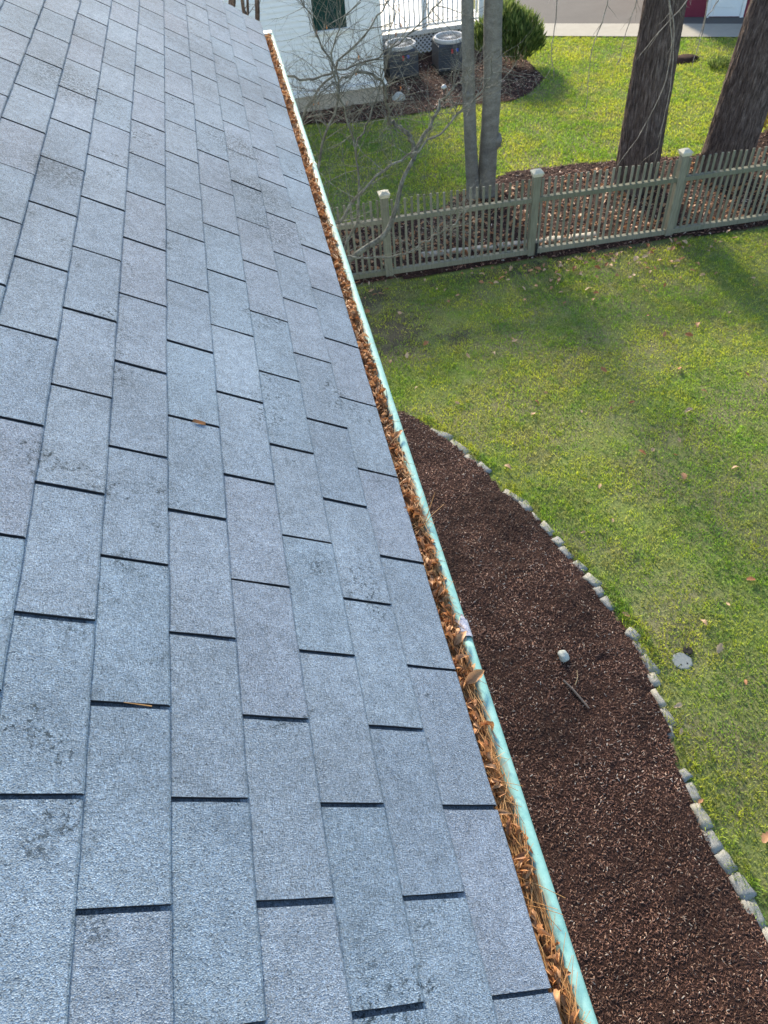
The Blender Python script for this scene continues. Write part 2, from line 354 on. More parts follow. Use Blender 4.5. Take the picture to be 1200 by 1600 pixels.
# far path and driveway, parallel strips
def strip_quad(name, mat, off0, off1, z, l0, l1):
    o = Vector((7.58, 20.91)); nrm = Vector((.424, .906)); m = MB(); v = []; N = 24
    for i in range(N+1):
        l = l0 + (l1-l0)*i/N
        for w in (off0, off1):
            p = o + PD*l + nrm*w; v.append((p.x, p.y, G+z))
    f = [(2*i, 2*i+2, 2*i+3, 2*i+1) for i in range(N)]
    return tag(m.add(v, f).build(name, mat, org=(8, 20, G)), kind='structure')
strip_quad('driveway', 'asphalt', 1.02, 16, .016, -1.5, 22)
strip_quad('concrete_path', 'concrete', 0, 1.02, .030, -1.5, 16)

# ------------------------------------------------------------------ grass and mulch shreds (uncountable)
def scatter(area_fn, x0, x1, y0, y1, dens, densfn=None):
    N = int((x1-x0)*(y1-y0)*dens); x = rng.uniform(x0, x1, N); y = rng.uniform(y0, y1, N)
    k = area_fn(x, y)
    if densfn is not None: k &= rng.random(N) < densfn(x, y)
    return x[k], y[k]
_ph = rng.uniform(0, 6.28, (14, 3)); _fr = rng.uniform(.5, 4.2, (14, 2))*rng.choice([-1, 1], (14, 2))
def wavy(x, y, s=1.0): return sum(np.sin(x*_fr[i, 0]*s + y*_fr[i, 1]*s + _ph[i, 0]) for i in range(14))/5.2
def grass(name, x, y, h, w, label, z=0.0):
    N = len(x); a = rng.uniform(0, 2*np.pi, N); hh = h*rng.uniform(.5, 1.35, N); lean = hh*rng.uniform(.2, 1.1, N)
    b = rng.uniform(0, 2*np.pi, N); ww = w*rng.uniform(.6, 1.3, N)
    px, py = np.cos(a)*ww/2, np.sin(a)*ww/2; lx, ly = np.cos(b)*lean, np.sin(b)*lean; zz = np.full(N, G+z)
    v = np.stack([np.stack([x-px, y-py, zz], 1), np.stack([x+px, y+py, zz], 1),
                  np.stack([x+px*.8+lx*.4, y+py*.8+ly*.4, zz+hh*.62], 1), np.stack([x-px*.8+lx*.4, y-py*.8+ly*.4, zz+hh*.62], 1),
                  np.stack([x+lx, y+ly, zz+hh*.95], 1)], 1).reshape(-1, 3)
    i = np.arange(N)[:, None]*5
    me = np_mesh(name, v, [i+np.array([[0, 1, 2, 3]]), i+np.array([[3, 2, 4]])])
    return tag(link(name, me, 'grass'), label, 'grass', kind='stuff')
def near_lawn(x, y): return ((x-2.985)**2+(y-2.775)**2 > .008) & (x > bed_x(y)+.03) & (y < fence_y(x)-.22) & (x < 3.4+y*.70+1.3)
HOLES = [(rng.uniform(1.5, 8), rng.uniform(1, 10), rng.uniform(.03, .09)) for _ in range(70)]
def near_den(x, y):
    d = .72 + .28*wavy(x, y, 1.4) + .15*wavy(y, x, 4)
    bare = np.exp(-(((x-1.35)/.55)**2 + ((y-9.0)/.7)**2)) + .9*np.exp(-(((x-2.25)/.25)**2 + ((y-8.6)/.22)**2)) + .7*np.exp(-(((x-1.1)/.5)**2+((y-10.0)/.3)**2)) + .5*np.exp(-(((x-4.2)/2.4)**2+((y-10.25)/.16)**2))
    bare = bare*(1+.8*wavy(x, y, 5))
    for cx, cy, r in HOLES: bare = bare + np.exp(-((x-cx)**2+(y-cy)**2)/r**2)
    return np.clip(d, .28, 1)*np.clip(1-bare*.85, .10, 1)
x, y = scatter(near_lawn, -2.0, 11, -1.5, 10.4, 4300, near_den)
grass('lawn_grass', x, y, .032, .0085, 'short patchy green grass of the lawn in front of the picket fence')
def far_lawn(x, y): return (y > strip_y(x)+.03) & ((y < fbed_y(x)-.03) | (x > 7.2)) & (y < path_lo(x)-.03) & (x < .75*y+2)
x, y = scatter(far_lawn, -3, 15, 12.3, 21.5, 2100, lambda x, y: np.clip(.8+.25*wavy(x, y, 1.2), .4, 1))
grass('lawn_grass', x, y, .045, .013, 'sunlit green grass of the lawn beyond the picket fence')
# moss and taller grass along the granite edging
x, y = scatter(lambda x, y: (x > bed_x(y)+.02) & (x < bed_x(y)+.20), 1, 3, .2, 7, 5200, lambda x, y: np.clip(.45+.7*wavy(x, y, 2.4), 0, 1))
grass('edging_grass', x, y, .06, .007, 'yellow green mossy grass hugging the granite block border')

def chips(name, x, y, zf, lmin, lmax, label, w=.0038, cat='mulch', mat='chip'):
    N = len(x); a = rng.uniform(0, np.pi*2, N); L = rng.uniform(lmin, lmax, N)*rng.uniform(.4, 1, N); t = rng.normal(0, .22, N); W = w*rng.uniform(.5, 1.7, N)
    dx, dy, dz = np.cos(a)*np.cos(t), np.sin(a)*np.cos(t), np.sin(t); sx, sy = -np.sin(a), np.cos(a)
    z = zf(x, y) + np.abs(dz)*L*.3 + .003
    c = np.stack([x, y, z], 1); d = np.stack([dx, dy, dz], 1)*L[:, None]/2; s = np.stack([sx, sy, np.zeros(N)], 1)*W[:, None]; u = np.zeros((N, 3)); u[:, 2] = W*.9
    v = np.stack([c-d-s*.6, c-d+s*.6, c-d*.9+u, c+d-s*.5, c+d+s*.7, c+d*.85+u], 1).reshape(-1, 3)
    i = np.arange(N)[:, None]*6
    me = np_mesh(name, v, [i+np.array([[0, 3, 5, 2]]), i+np.array([[1, 2, 5, 4]]), i+np.array([[0, 2, 1]]), i+np.array([[3, 4, 5]])])
    return tag(link(name, me, mat), label, cat, kind='stuff')
zb = np.vectorize(lambda a, b: G + bed_z(a, b))
x, y = scatter(lambda x, y: (x < bed_x(y)+.01), -.36, 2.75, -1.6, 7.3, 4000)
chips('mulch_shreds', x, y, zb, .010, .040, 'dark brown shredded bark mulch filling the bed below the gutter')
x, y = scatter(lambda x, y: (fence_y(x)-.2 < y) & (y < strip_y(x)), -1, 11, 10, 13.7, 420)
chips('strip_mulch_shreds', x, y, lambda x, y: G+.03, .03, .09, 'brown shredded mulch along the foot of the picket fence', .008)
x, y = scatter(lambda x, y: (fbed_y(x) < y) & (y < 20), 0, 7.3, 16.9, 20, 350)
chips('far_mulch_shreds', x, y, lambda x, y: G+.04, .03, .09, 'dark mulch around the two cooling units and the shrub', .009)

# ------------------------------------------------------------------ leaves
def leaf_mesh(name, L, curl, twist, seed, lobed=True, wid=.21):
    r = random.Random(seed); N = 9; v = []; f = []
    for i in range(N):
        t = i/(N-1); w = math.sin(math.pi*min(1, t*.93+.05))**.8*wid*L
        if lobed: w *= (1.12 if i % 2 else .66)
        w *= r.uniform(.85, 1.15)
        zc = curl*L*.45*math.sin(t*math.pi*1.1) + r.uniform(-.01, .01)*L
        a = twist*(t-.5)
        for sgn, k in ((-1, 1), (0, 0), (1, 1)):
            zz = zc + k*w*(.35+.9*abs(curl)) + r.uniform(-.02, .02)*L
            px = sgn*w*math.cos(a)*(1-.25*abs(curl)); pz = zz + sgn*w*math.sin(a)
            v.append((px, (t-.5)*L, pz))
    for i in range(N-1):
        b = i*3; f += [(b, b+1, b+4, b+3), (b+1, b+2, b+5, b+4)]
    m = MB().add(v, f); m.tube([(0, -.5*L, v[1][2]), (0, -.62*L, v[1][2]-.03*L)], [.012*L, .008*L], 3)
    me = smooth(m.mesh(name)); md = me; return md
LM = [leaf_mesh('dry_leaf', 1, c, t, s, s % 3 == 0) for s, (c, t) in enumerate([(.15, .3), (.5, -.5), (.8, .8), (-.3, .4), (.35, 1.2), (1.1, -.3)])]
for me in LM: me.materials.append(MAT['dryleaf'])
LM2 = [leaf_mesh('fallen_leaf', 1, c, t, s+20, True, .32) for s, (c, t) in enumerate([(.1, .3), (.3, -.4), (.2, .6), (-.2, .3)])]
for me in LM2: me.materials.append(MAT['lawnleaf'])

# ------------------------------------------------------------------ our house: roof, shingles, gutter
HB = (-4.6, 0, G)
house = empty('shingled_house', HB, 'house with grey blue shingled roof slope and green copper gutter, seen from its roof', 'house')
EXP, TAB, TH = .127, .305, .0066
T0, T1 = -4.0, 5.205; NC = 42
# stepped head-laps under the tabs (also seen at the bottom of the slots)
v = []; f = []
for kc in range(NC):
    s0, s1 = kc*EXP, (kc+1)*EXP+.012
    z0, z1 = -.0020, -.0088
    b = len(v); v += [(-s0+.0-(.004 if kc == 0 else 0), T0, z0), (-s0-(.004 if kc == 0 else 0), T1-.004, z0), (-s1, T1-.004, z1), (-s1, T0, z1)]
    v += [(-s0, T0, z0-.006), (-s0, T1-.004, z0-.006)]
    f += [(b, b+1, b+2, b+3), (b, b+4, b+5, b+1)]
SR = NC*EXP
v += [(-.012, T0, -.012), (-.012, T1-.02, -.012), (-SR, T1-.02, -.012), (-SR, T0, -.012), (-.012, T0, -.035), (-.012, T1-.02, -.035), (-SR, T1-.02, -.035), (-SR, T0, -.035)]
b = len(v)-8; f += [(b, b+1, b+2, b+3), (b+7, b+6, b+5, b+4), (b, b+4, b+5, b+1), (b+1, b+5, b+6, b+2)]
roof = MB().add(v, f).build('roof', 'underlay', house, org=(0, 0, 0)); roof.rotation_euler = (0, PITCH, 0)

def tab_verts(w, r, amp=.0009):
    """one shingle tab: butt edge at x=0, reaching up-slope to -EXP-.014; y from -w/2 to w/2"""
    NX, NY = 4, 9; v = []; f = []; sag = r.uniform(-.0008, .0012); cu = r.uniform(0, .0016)
    jl = [r.uniform(-amp, amp) for _ in range(NX)]; jr = [r.uniform(-amp, amp) for _ in range(NX)]
    jb = [r.uniform(-amp, amp) for _ in range(NY)]
    for i in range(NX):
        u = (0, .028, .5, 1)[i]; xx = -u*(EXP+.014)
        for j in range(NY):
            t = j/(NY-1); yy = (t-.5)*w + (jl[i]*(j == 0) + jr[i]*(j == NY-1))
            z = .0042 - .0067*u + (1-u)*(sag*math.sin(math.pi*t) + cu*(abs(2*t-1)**3)) - (.0024 if i == 0 else 0)
            v.append((xx + (jb[j] if i == 0 else 0), yy, z))
    for i in range(NX-1):
        for j in range(NY-1): b = i*NY+j; f.append((b, b+1, b+NY+1, b+NY))
    base = len(v)
    edge = [(0, j) for j in range(NY)]
    for i, j in edge: p = v[i*NY+j]; v.append((p[0], p[1], p[2]-TH))
    for j in range(NY-1): f.append((base+j, base+j+1, j+1, j))
    for side in (0, NY-1):
        b2 = len(v)
        for i in range(NX): p = v[i*NY+side]; v.append((p[0], p[1], p[2]-TH))
        for i in range(NX-1):
            q = (i*NY+side, (i+1)*NY+side, b2+i+1, b2+i); f.append(q if side == 0 else q[::-1])
    return v, f
rr = random.Random(3)
TABS = []
for i in range(14):
    vv, ff = tab_verts(TAB-rr.uniform(.0075, .0105), rr); me = bpy.data.meshes.new('shingle'); me.from_pydata(vv, [], ff); me.update(); me.materials.append(MAT['shingle']); me.materials.append(MAT['feltedge'])
    me.polygons.foreach_set('material_index', [0 if q < 24 else 1 for q in range(len(ff))]); TABS.append((me, vv, ff))
PH = 0.0008
extra_v, extra_f = [], []
shing = []
for kc in range(NC):
    joff = rr.uniform(-.003, .003); eoff = rr.uniform(-.0012, .0012)
    for nI in range(-14, 19):
        c = nI*TAB + TAB/2 + (kc % 2)*(TAB/2) + joff*.5 + rr.uniform(-.0012, .0012)      # slots fall on multiples of TAB (even courses)
        lo, hi = c-TAB/2, c+TAB/2
        if hi < T0 or lo > T1-.02: continue
        me, vv, ff = TABS[rr.randrange(14)]
        cut = hi > T1
        if kc < 14 and lo > -1.05 and not cut:
            o = bpy.data.objects.new('shingle', me); C.objects.link(o); o.parent = roof
            o.location = (-kc*EXP+eoff, c, rr.uniform(-.0003, .0005)); o.rotation_euler = (0, rr.uniform(-.004, .004), rr.uniform(-.0035, .0035)); shing.append(o)
        elif cut:
            w = (T1 - lo - .004); vv, ff = tab_verts(w, rr); m2 = bpy.data.meshes.new('shingle'); m2.from_pydata(vv, [], ff); m2.update(); m2.materials.append(MAT['shingle'])
            if kc < 14:
                o = bpy.data.objects.new('shingle', m2); C.objects.link(o); o.parent = roof; o.location = (-kc*EXP+eoff, lo+w/2+.002, .0002); shing.append(o)
            else:
                b = len(extra_v); extra_v += [(p[0]-kc*EXP, p[1]+lo+w/2+.002, p[2]) for p in vv]; extra_f += [tuple(q+b for q in a) for a in ff]
        else:
            b = len(extra_v); extra_v += [(p[0]-kc*EXP+eoff, p[1]+c, p[2]) for p in vv]; extra_f += [tuple(q+b for q in a) for a in ff]
me = bpy.data.meshes.new('shingle_field'); me.from_pydata(extra_v, [], extra_f); me.update(); me.materials.append(MAT['shingle'])
o = bpy.data.objects.new('shingle_field', me); C.objects.link(o); o.parent = roof; o['kind'] = 'stuff'

# other slope, walls, fascia, soffit, rake board
xr, zr = -SR*math.cos(PITCH), SR*math.sin(PITCH)
m = MB(); m.add([(xr, T0, zr-.01), (xr, T1, zr-.01), (2*xr, T1, -.02), (2*xr, T0, -.02), (xr, T0, zr-.04), (xr, T1, zr-.04), (2*xr, T1, -.05), (2*xr, T0, -.05)],
                [(0, 3, 2, 1), (4, 5, 6, 7), (1, 2, 6, 5), (0, 4, 7, 3), (2, 3, 7, 6)]); m.build('rear_slope', 'roofgrey', house)
m = MB(); x0, x1, y0, y1 = 2*xr+.35, -.35, T0+.1, 5.03; zt = -.20
prof = [(x0, G), (x1, G), (x1, zt), (xr, zr-.28), (x0, zt)]
vv = [(px, y0, pz) for px, pz in prof] + [(px, y1, pz) for px, pz in prof]
m.add(vv, [(0, 1, 2, 3, 4), (9, 8, 7, 6, 5)] + [(i, i+5, (i+1) % 5+5, (i+1) % 5) for i in range(5)]); m.build('wall', 'wallpaint', house)
MB().box((-.075, (T0+T1)/2-.05, -.115), (.022, T1-T0-.1, .17)).build('fascia', 'trim', house)
MB().box((-.215, (T0+T1)/2-.05, -.21), (.26, T1-T0-.12, .014)).build('soffit', 'trim', house)
m = MB(); ca, sa = math.cos(PITCH), math.sin(PITCH)
rk = [(-.03, -.03), (-SR, -.03), (-SR, -.19), (-.03, -.19)]
def rw(a, c, yy): return (a*ca + c*sa, yy, -a*sa + c*ca)
m.add([rw(a, c, 5.13) for a, c in rk] + [rw(a, c, 5.165) for a, c in rk], [(0, 1, 2, 3), (7, 6, 5, 4), (0, 4, 5, 1), (1, 5, 6, 2), (2, 6, 7, 3), (3, 7, 4, 0)]); m.build('rake_board', 'trim', house)

# gutter: half-round trough with a fat rolled front bead
def gutter_section(y0, y1, dx=0.0, dz=0.0, N=70):
    prof = [(-.060, -.030)]
    for i in range(13):
        a = math.pi + math.pi*i/12; prof.append((-.011 + .049*math.cos(a), -.060 + .068*math.sin(a)))
    for i in range(15):                                  # bead
        a = math.pi*.95 - i*(math.pi*1.55)/14; prof.append((.0505 + .0158*math.cos(a), -.044 + .0158*math.sin(a)))
    v = []; f = []; P = len(prof)
    for j in range(N+1):
        yy = y0 + (y1-y0)*j/N; wx = .0016*ns(yy*2.1, 3)+.0007*ns(yy*11, 5)+dx; wz = .0022*ns(yy*1.7, 9)+dz
        for px, pz in prof: v.append((px+(wx if px > .02 else 0), yy, pz+wz))
    for j in range(N):
        for i in range(P-1): b = j*P+i; f.append((b, b+1, b+P+1, b+P))
    m = MB().add(v, f); return m
JY = .415
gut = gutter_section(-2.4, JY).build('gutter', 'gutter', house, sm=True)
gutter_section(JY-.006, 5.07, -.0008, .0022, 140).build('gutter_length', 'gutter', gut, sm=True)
me = gut.data
mod = gut.modifiers.new('thickness', 'SOLIDIFY'); mod.thickness = .0012; mod.offset = 0
# grey sealant patch smeared over the joint
v = []; f = []; NA, NB = 14, 12
for j in range(NB+1):
    for i in range(NA+1):
        a = math.pi*.80 - i*(math.pi*.98)/NA; yy = JY - .012 + (.056 + .010*math.sin(i*1.3))*j/NB*(1.0-.35*abs(i/NA-.55)); r_ = .0195 + .0008*ns(i*.9, j*.9)
        v.append((.0505 + r_*math.cos(a), yy, -.0425 + r_*math.sin(a)))
for j in range(NB):
    for i in range(NA): b = j*(NA+1)+i; f.append((b, b+1, b+NA+2, b+NA+1))
o = MB().add(v, f).build('joint_sealant', 'sealant', gut, sm=True); o['label'] = 'grey sealant smeared over the gutter joint'
# end cap, hanger straps and far drop outlet strap
pf = [(-.060, -.028)] + [(-.011 + .052*math.cos(math.pi+math.pi*i/10), -.060 + .070*math.sin(math.pi+math.pi*i/10)) for i in range(11)] + [(.060, -.025)]
m = MB(); nP = len(pf); m.add([(a, 5.072, c) for a, c in pf] + [(a, 5.082, c) for a, c in pf], [tuple(range(nP)), tuple(range(2*nP-1, nP-1, -1))] + [(i, i+nP, (i+1) % nP+nP, (i+1) % nP) for i in range(nP)])
m.box((.012, 5.045, -.022), (.085, .055, .008)); m.build('end_cap', 'endcap', gut)
for yy in (3.05, 4.42):
    m = MB(); pts = [(-.055, yy, -.012), (-.01, yy, -.020), (.03, yy, -.028), (.045, yy, -.0255), (.060, yy, -.0285), (.0685, yy, -.040)]
    vv = []; 
    for p in pts: vv += [(p[0], p[1]-.012, p[2]), (p[0], p[1]+.012, p[2])]
    nn = len(vv); vv += [(a, b_, c-.002) for a, b_, c in vv]
    ff = [(2*i, 2*i+2, 2*i+3, 2*i+1) for i in range(len(pts)-1)] + [(nn+2*i+1, nn+2*i+3, nn+2*i+2, nn+2*i) for i in range(len(pts)-1)]
    ff += [(2*i, nn+2*i, nn+2*i+2, 2*i+2) for i in range(len(pts)-1)] + [(2*i+1, 2*i+3, nn+2*i+3, nn+2*i+1) for i in range(len(pts)-1)]
    m.add(vv, ff).build('hanger_strap', 'endcap', gut)

# litter bed in the trough
def lit_z(x, y): return -.039 + .010*fbm(x*25, y*9) + .006*ns(x*60, y*40) + .006*ns(y*1.3, 4)
v = []; f = []; NXL, NYL = 12, 560
for j in range(NYL+1):
    for i in range(NXL+1):
        xx = -.055 + .094*i/NXL; yy = -1.4 + 6.45*j/NYL; v.append((xx, yy, lit_z(xx, yy)))
for j in range(NYL):
    for i in range(NXL): b = j*(NXL+1)+i; f.append((b, b+1, b+NXL+2, b+NXL+1))
me = np_mesh('gutter_litter', np.array(v), np.array(f)); tag(link('gutter_litter', smooth(me), 'litter'), 'fine brown rotting litter packed along the green gutter', 'litter', kind='stuff')
# pine needles
m = MB(); rn = random.Random(21)
for i in range(2800):
    yy = rn.uniform(-1.2, 1.0) if rn.random() < .55 else rn.uniform(-.5, 5.0)
    xx = rn.uniform(-.004, .036); L = rn.uniform(.05, .11); a = rn.gauss(0, .20) if rn.random() < .86 else rn.uniform(-1.3, 1.3)
    el = rn.gauss(.02, .07); d = Vector((math.sin(a)*math.cos(el), math.cos(a)*math.cos(el), math.sin(el)))
    c = Vector((xx, yy, lit_z(xx, yy) + rn.uniform(.002, .018)))
    if c.x + d.x*L*.5 > .040 or c.x - d.x*L*.5 > .040: c.z = max(c.z, -.020 + rn.uniform(0, .006)); 
    bend = Vector((rn.uniform(-.004, .004), 0, rn.uniform(-.001, .004)))
    p0, p2 = c-d*L/2, c+d*L/2
    for p in (p0, p2):
        if p.x < -.004: p.x = -.004
    m.tube([p0, c+bend, p2], [.00055, .0007, .0004], 3, cap=False)
me = m.mesh('pine_needles'); tag(link('pine_needles', me, 'needle'), 'orange brown pine needles lying along the gutter', 'pine needles', kind='stuff')
# small broken leaf pieces packed between them: nobody could count these
m = MB(); rn = random.Random(77); tl = [([tuple(q.co) for q in me.vertices], [tuple(p.vertices) for p in me.polygons]) for me in LM]
for i in range(4200):
    yy = rn.uniform(-1.2, 5.0); xx = rn.uniform(-.012, .038)
    if yy < .28 and rn.random() < .65: continue
    vv, ff = rn.choice(tl); L = rn.uniform(.012, .034)
    M_ = Matrix.Translation((xx, yy, lit_z(xx, yy)+rn.uniform(.004, .022)-(.008 if xx > .034 else 0))) @ Matrix.Rotation(rn.gauss(0, .9), 4, 'Z') @ Matrix.Rotation(rn.uniform(-.7, .7), 4, 'X') @ Matrix.Rotation(rn.uniform(-.8, .8), 4, 'Y') @ Matrix.Scale(L, 4)
    m.add([M_ @ Vector(p) for p in vv], ff)
tag(link('leaf_fragments', m.mesh('leaf_fragments'), 'dryleaf'), 'rust brown broken leaf pieces packed along the whole gutter', 'leaf litter', kind='stuff')
# individual dry leaves in the gutter
rl = random.Random(5)
def put_leaf(pos, L, rot, meshes, label, cat, group):
    o = bpy.data.objects.new('dry_leaf' if meshes is not LM2 else 'fallen_leaf', rl.choice(meshes)); C.objects.link(o); o.location = pos; o.scale = (L*rl.uniform(.8, 1.2), L, L*rl.uniform(.8, 1.2)); o.rotation_euler = rot
    return tag(o, label, cat, group)
GL = ('brown dry curled leaf lying among others in the gutter', 'leaf', 'dry leaves clogging the gutter')
for i in range(185):
    yy = -.62 + 5.62*(i+rl.random())/185 if i % 3 else rl.uniform(.35, 5.0)
    if -.25 < yy < .30 and rl.random() < .45: continue
    L = rl.uniform(.026, .043); xx = rl.uniform(.004, .030)
    zone = 'between bottom picture edge and grey joint' if yy < .40 else 'between grey joint and mulch bed tip' if yy < 1.2 else 'beside the lawn' if yy < 1.9 else 'beside the fence' if yy < 2.6 else 'near its far end'
    GL = ('brown dry curled leaf in the gutter, '+zone, 'leaf', 'dry leaves in the gutter '+zone)
    mi = rl.randrange(6); look = ('flat lobed', 'cupped', 'rolled up', 'arched lobed', 'twisted', 'tightly rolled')[mi]
    GL = ('%s dry brown leaf in the gutter, %s' % (look, zone), 'leaf', '%s dry leaves in the gutter %s' % (look, zone))
    put_leaf((xx, yy, lit_z(xx, yy)+rl.uniform(.008, .018)), L, (rl.uniform(-.5, .5), rl.uniform(-.5, .5), rl.gauss(0, .75)), [LM[mi]], *GL)
for (xx, yy, zz, L, rot, me, lab) in [
    (.024, -.335, -.024, .050, (.3, .25, .35), LM[3], 'large glossy orange brown leaf in the gutter at the bottom edge'),
    (.012, -.320, -.022, .044, (-.2, -.3, -.3), LM[5], 'grey brown folded leaf in the gutter at the bottom edge'),
    (.040, .292, -.016, .055, (.1, .35, -1.15), LM[1], 'reddish brown curled leaf reaching across the gutter lip below the sealed joint'),
    (.036, .395, -.016, .045, (.2, .2, -.9), LM[4], 'brown leaf curling onto the grey sealed gutter joint'),
    (.040, 1.105, -.018, .050, (.2, .2, -.8), LM[0], 'pointed brown leaf poking over the gutter lip beside the mulch bed tip')]:
    o = put_leaf((xx, yy, zz), L, rot, [me], lab, 'leaf', None)
m = MB(); m.tube([(.028, .745, -.03), (.05, .775, -.012), (.085, .83, .012)], [.0016, .0013, .0007], 5); m.tube([(.03, .75, -.026), (.06, .768, -.006), (.10, .79, .004)], [.0012, .001, .0006], 5)
tag(m.build('needle_twig', 'needle'), 'orange needle pair sticking out over the gutter lip above the mulch', 'twig')
m = MB(); m.tube([(-.27, .99, 0), (-.22, 1.0, 0)], .001, 3)
def roof_pt(s, t, c): return rw(-s, c, t)
m = MB(); m.add([roof_pt(4*EXP+.035, 3*TAB-.004, .0035), roof_pt(4*EXP+.068, 3*TAB-.004, .0035), roof_pt(4*EXP+.066, 3*TAB+.003, .008), roof_pt(4*EXP+.037, 3*TAB+.003, .008), roof_pt(4*EXP+.05, 3*TAB-.006, .0075)], [(0, 1, 2, 3), (0, 4, 1), (0, 3, 4), (1, 4, 2)])
tag(m.build('leaf_scrap', 'dryleaf'), 'small orange leaf scrap caught in a shingle slot mid roof', 'leaf')
m = MB(); m.tube([roof_pt(5*EXP+.03, .5*TAB+.152-.1525+.001, .004), roof_pt(5*EXP+.075, .5*TAB+.003, .0042)], [.0012, .0008], 4)
tag(m.build('needle_scrap', 'needle'), 'short tan pine needle lying in a roof slot at lower left', 'pine needle')

# ------------------------------------------------------------------ things in the mulch bed
BL = [(1.40,6.69,1.61,6.45),(1.60,6.42,1.74,6.15),(1.73,6.11,1.83,5.92),(1.82,5.92,1.91,5.75),(2.00,5.40,2.15,5.18),(2.14,5.19,2.19,5.03),(2.17,4.98,2.22,4.84),(2.26,4.80,2.31,4.62),(2.32,4.56,2.36,4.43),(2.34,4.41,2.40,4.25),(2.41,4.19,2.47,4.05),(2.47,3.98,2.54,3.82),(2.51,3.81,2.53,3.69),(2.52,3.66,2.57,3.50),(2.61,3.22,2.68,3.10),(2.62,3.09,2.67,2.91),(2.63,2.91,2.68,2.70),(2.61,2.71,2.63,2.58),(2.58,2.54,2.59,2.36),(2.57,2.35,2.59,2.17),(2.54,2.18,2.54,2.06),(2.47,1.76,2.50,1.67),(2.46,1.64,2.48,1.47),(2.45,1.46,2.47,1.25),(2.43,1.24,2.47,1.05),(2.46,1.05,2.50,0.88),(2.49,0.87,2.53,0.68),(2.50,0.68,2.52,0.46),(2.51,0.45,2.54,0.31)]
ORD = ['', 'first', 'second', 'third', 'fourth', 'fifth', 'sixth', 'seventh', 'eighth', 'ninth', 'tenth', 'eleventh', 'twelfth', 'thirteenth', 'fourteenth', 'fifteenth', 'sixteenth', 'seventeenth', 'eighteenth', 'nineteenth', 'twentieth', 'twenty-first', 'twenty-second', 'twenty-third', 'twenty-fourth', 'twenty-fifth', 'twenty-sixth', 'twenty-seventh', 'twenty-eighth', 'twenty-ninth']
def rough_block(L, W, H, seed):
    bm = bmesh.new(); bmesh.ops.create_cube(bm, size=1)
    bmesh.ops.scale(bm, vec=(L, W, H), verts=bm.verts); bmesh.ops.bevel(bm, geom=list(bm.edges), offset=min(L, W)*.07, segments=2, affect='EDGES')
    bmesh.ops.subdivide_edges(bm, edges=[e for e in bm.edges if e.calc_length() > .05], cuts=2, use_grid_fill=True)
    for q in bm.verts:
        d = Vector((ns(q.co.x*11+seed, q.co.y*11, q.co.z*11), ns(q.co.x*11, q.co.y*11+seed, 3), ns(q.co.x*9, q.co.y*9, seed))); q.co += d*.016
    me = bpy.data.meshes.new('granite_block'); bm.to_mesh(me); bm.free(); return smooth(me)
rb = random.Random(2); L_N = len(BL)
for i, (xa, ya, xb, yb) in enumerate(BL):
    L = math.hypot(xb-xa, yb-ya)*1.06; W = rb.uniform(.105, .125) if i > 21 else rb.uniform(.085, .11)
    if i in (18, 20): W = .065
    me = rough_block(L, W, .11, i*7.3)
    o = link('granite_block', me, 'granite', ((xa+xb)/2, (ya+yb)/2, G-.032+rb.uniform(-.006, .010)))
    o.rotation_euler = (rb.uniform(-.08, .08), rb.uniform(-.06, .06), math.atan2(yb-ya, xb-xa)+rb.uniform(-.12, .12))
    k_ = L_N - i
    lab = ('grey granite edging block nearest the tip of the mulch bed' if i == 0 else 'granite edging block cut off by the right edge of the picture' if i == L_N-1 else
           '%s grey granite edging block from the far tip of the mulch bed' % ORD[i+1] if i < 15 else '%s grey granite edging block counted up from the right picture edge' % ORD[k_])
    tag(o, lab, 'edging block', 'granite blocks edging the mulch bed')
def rock(name, loc, s, mat, label, cat, seed):
    bm = bmesh.new(); bmesh.ops.create_icosphere(bm, subdivisions=3, radius=1)
    for q in bm.verts: q.co *= 1 + .28*noise.noise(q.co*1.3+Vector((seed, 0, 0))) + .1*noise.noise(q.co*4+Vector((0, seed, 0)))
    for q in bm.verts: q.co = Vector((q.co.x*s[0], q.co.y*s[1], q.co.z*s[2]))
    me = bpy.data.meshes.new(name); bm.to_mesh(me); bm.free(); o = link(name, smooth(me), mat, loc); return tag(o, label, cat)
rock('pale_rock', (1.86, 3.05, G+.10), (.052, .062, .045), 'stone', 'small pale grey rock lying on the mulch bed', 'rock', 3)
rock('pale_rock', (3.37, 17.9, G+.08), (.14, .13, .10), 'stone', 'pale rock in the mulch beside the neighbouring house corner', 'rock', 8)
m = MB(); z0 = G+.085
m.tube([(1.765, 2.80, z0+.012), (1.82, 2.68, z0+.010), (1.86, 2.57, z0+.006), (1.895, 2.47, z0+.004)], [.009, .011, .010, .007], 6)
tag(m.build('stick', 'stick'), 'grey brown broken stick lying on the mulch below the pale rock', 'stick')
m = MB(); m.tube([(1.86, 2.73, z0), (1.90, 2.78, z0+.02), (1.93, 2.87, z0+.012)], [.006, .0045, .003], 5)
tag(m.build('twig', 'shrubstem'), 'thin pale twig beside the broken stick on the mulch', 'twig')
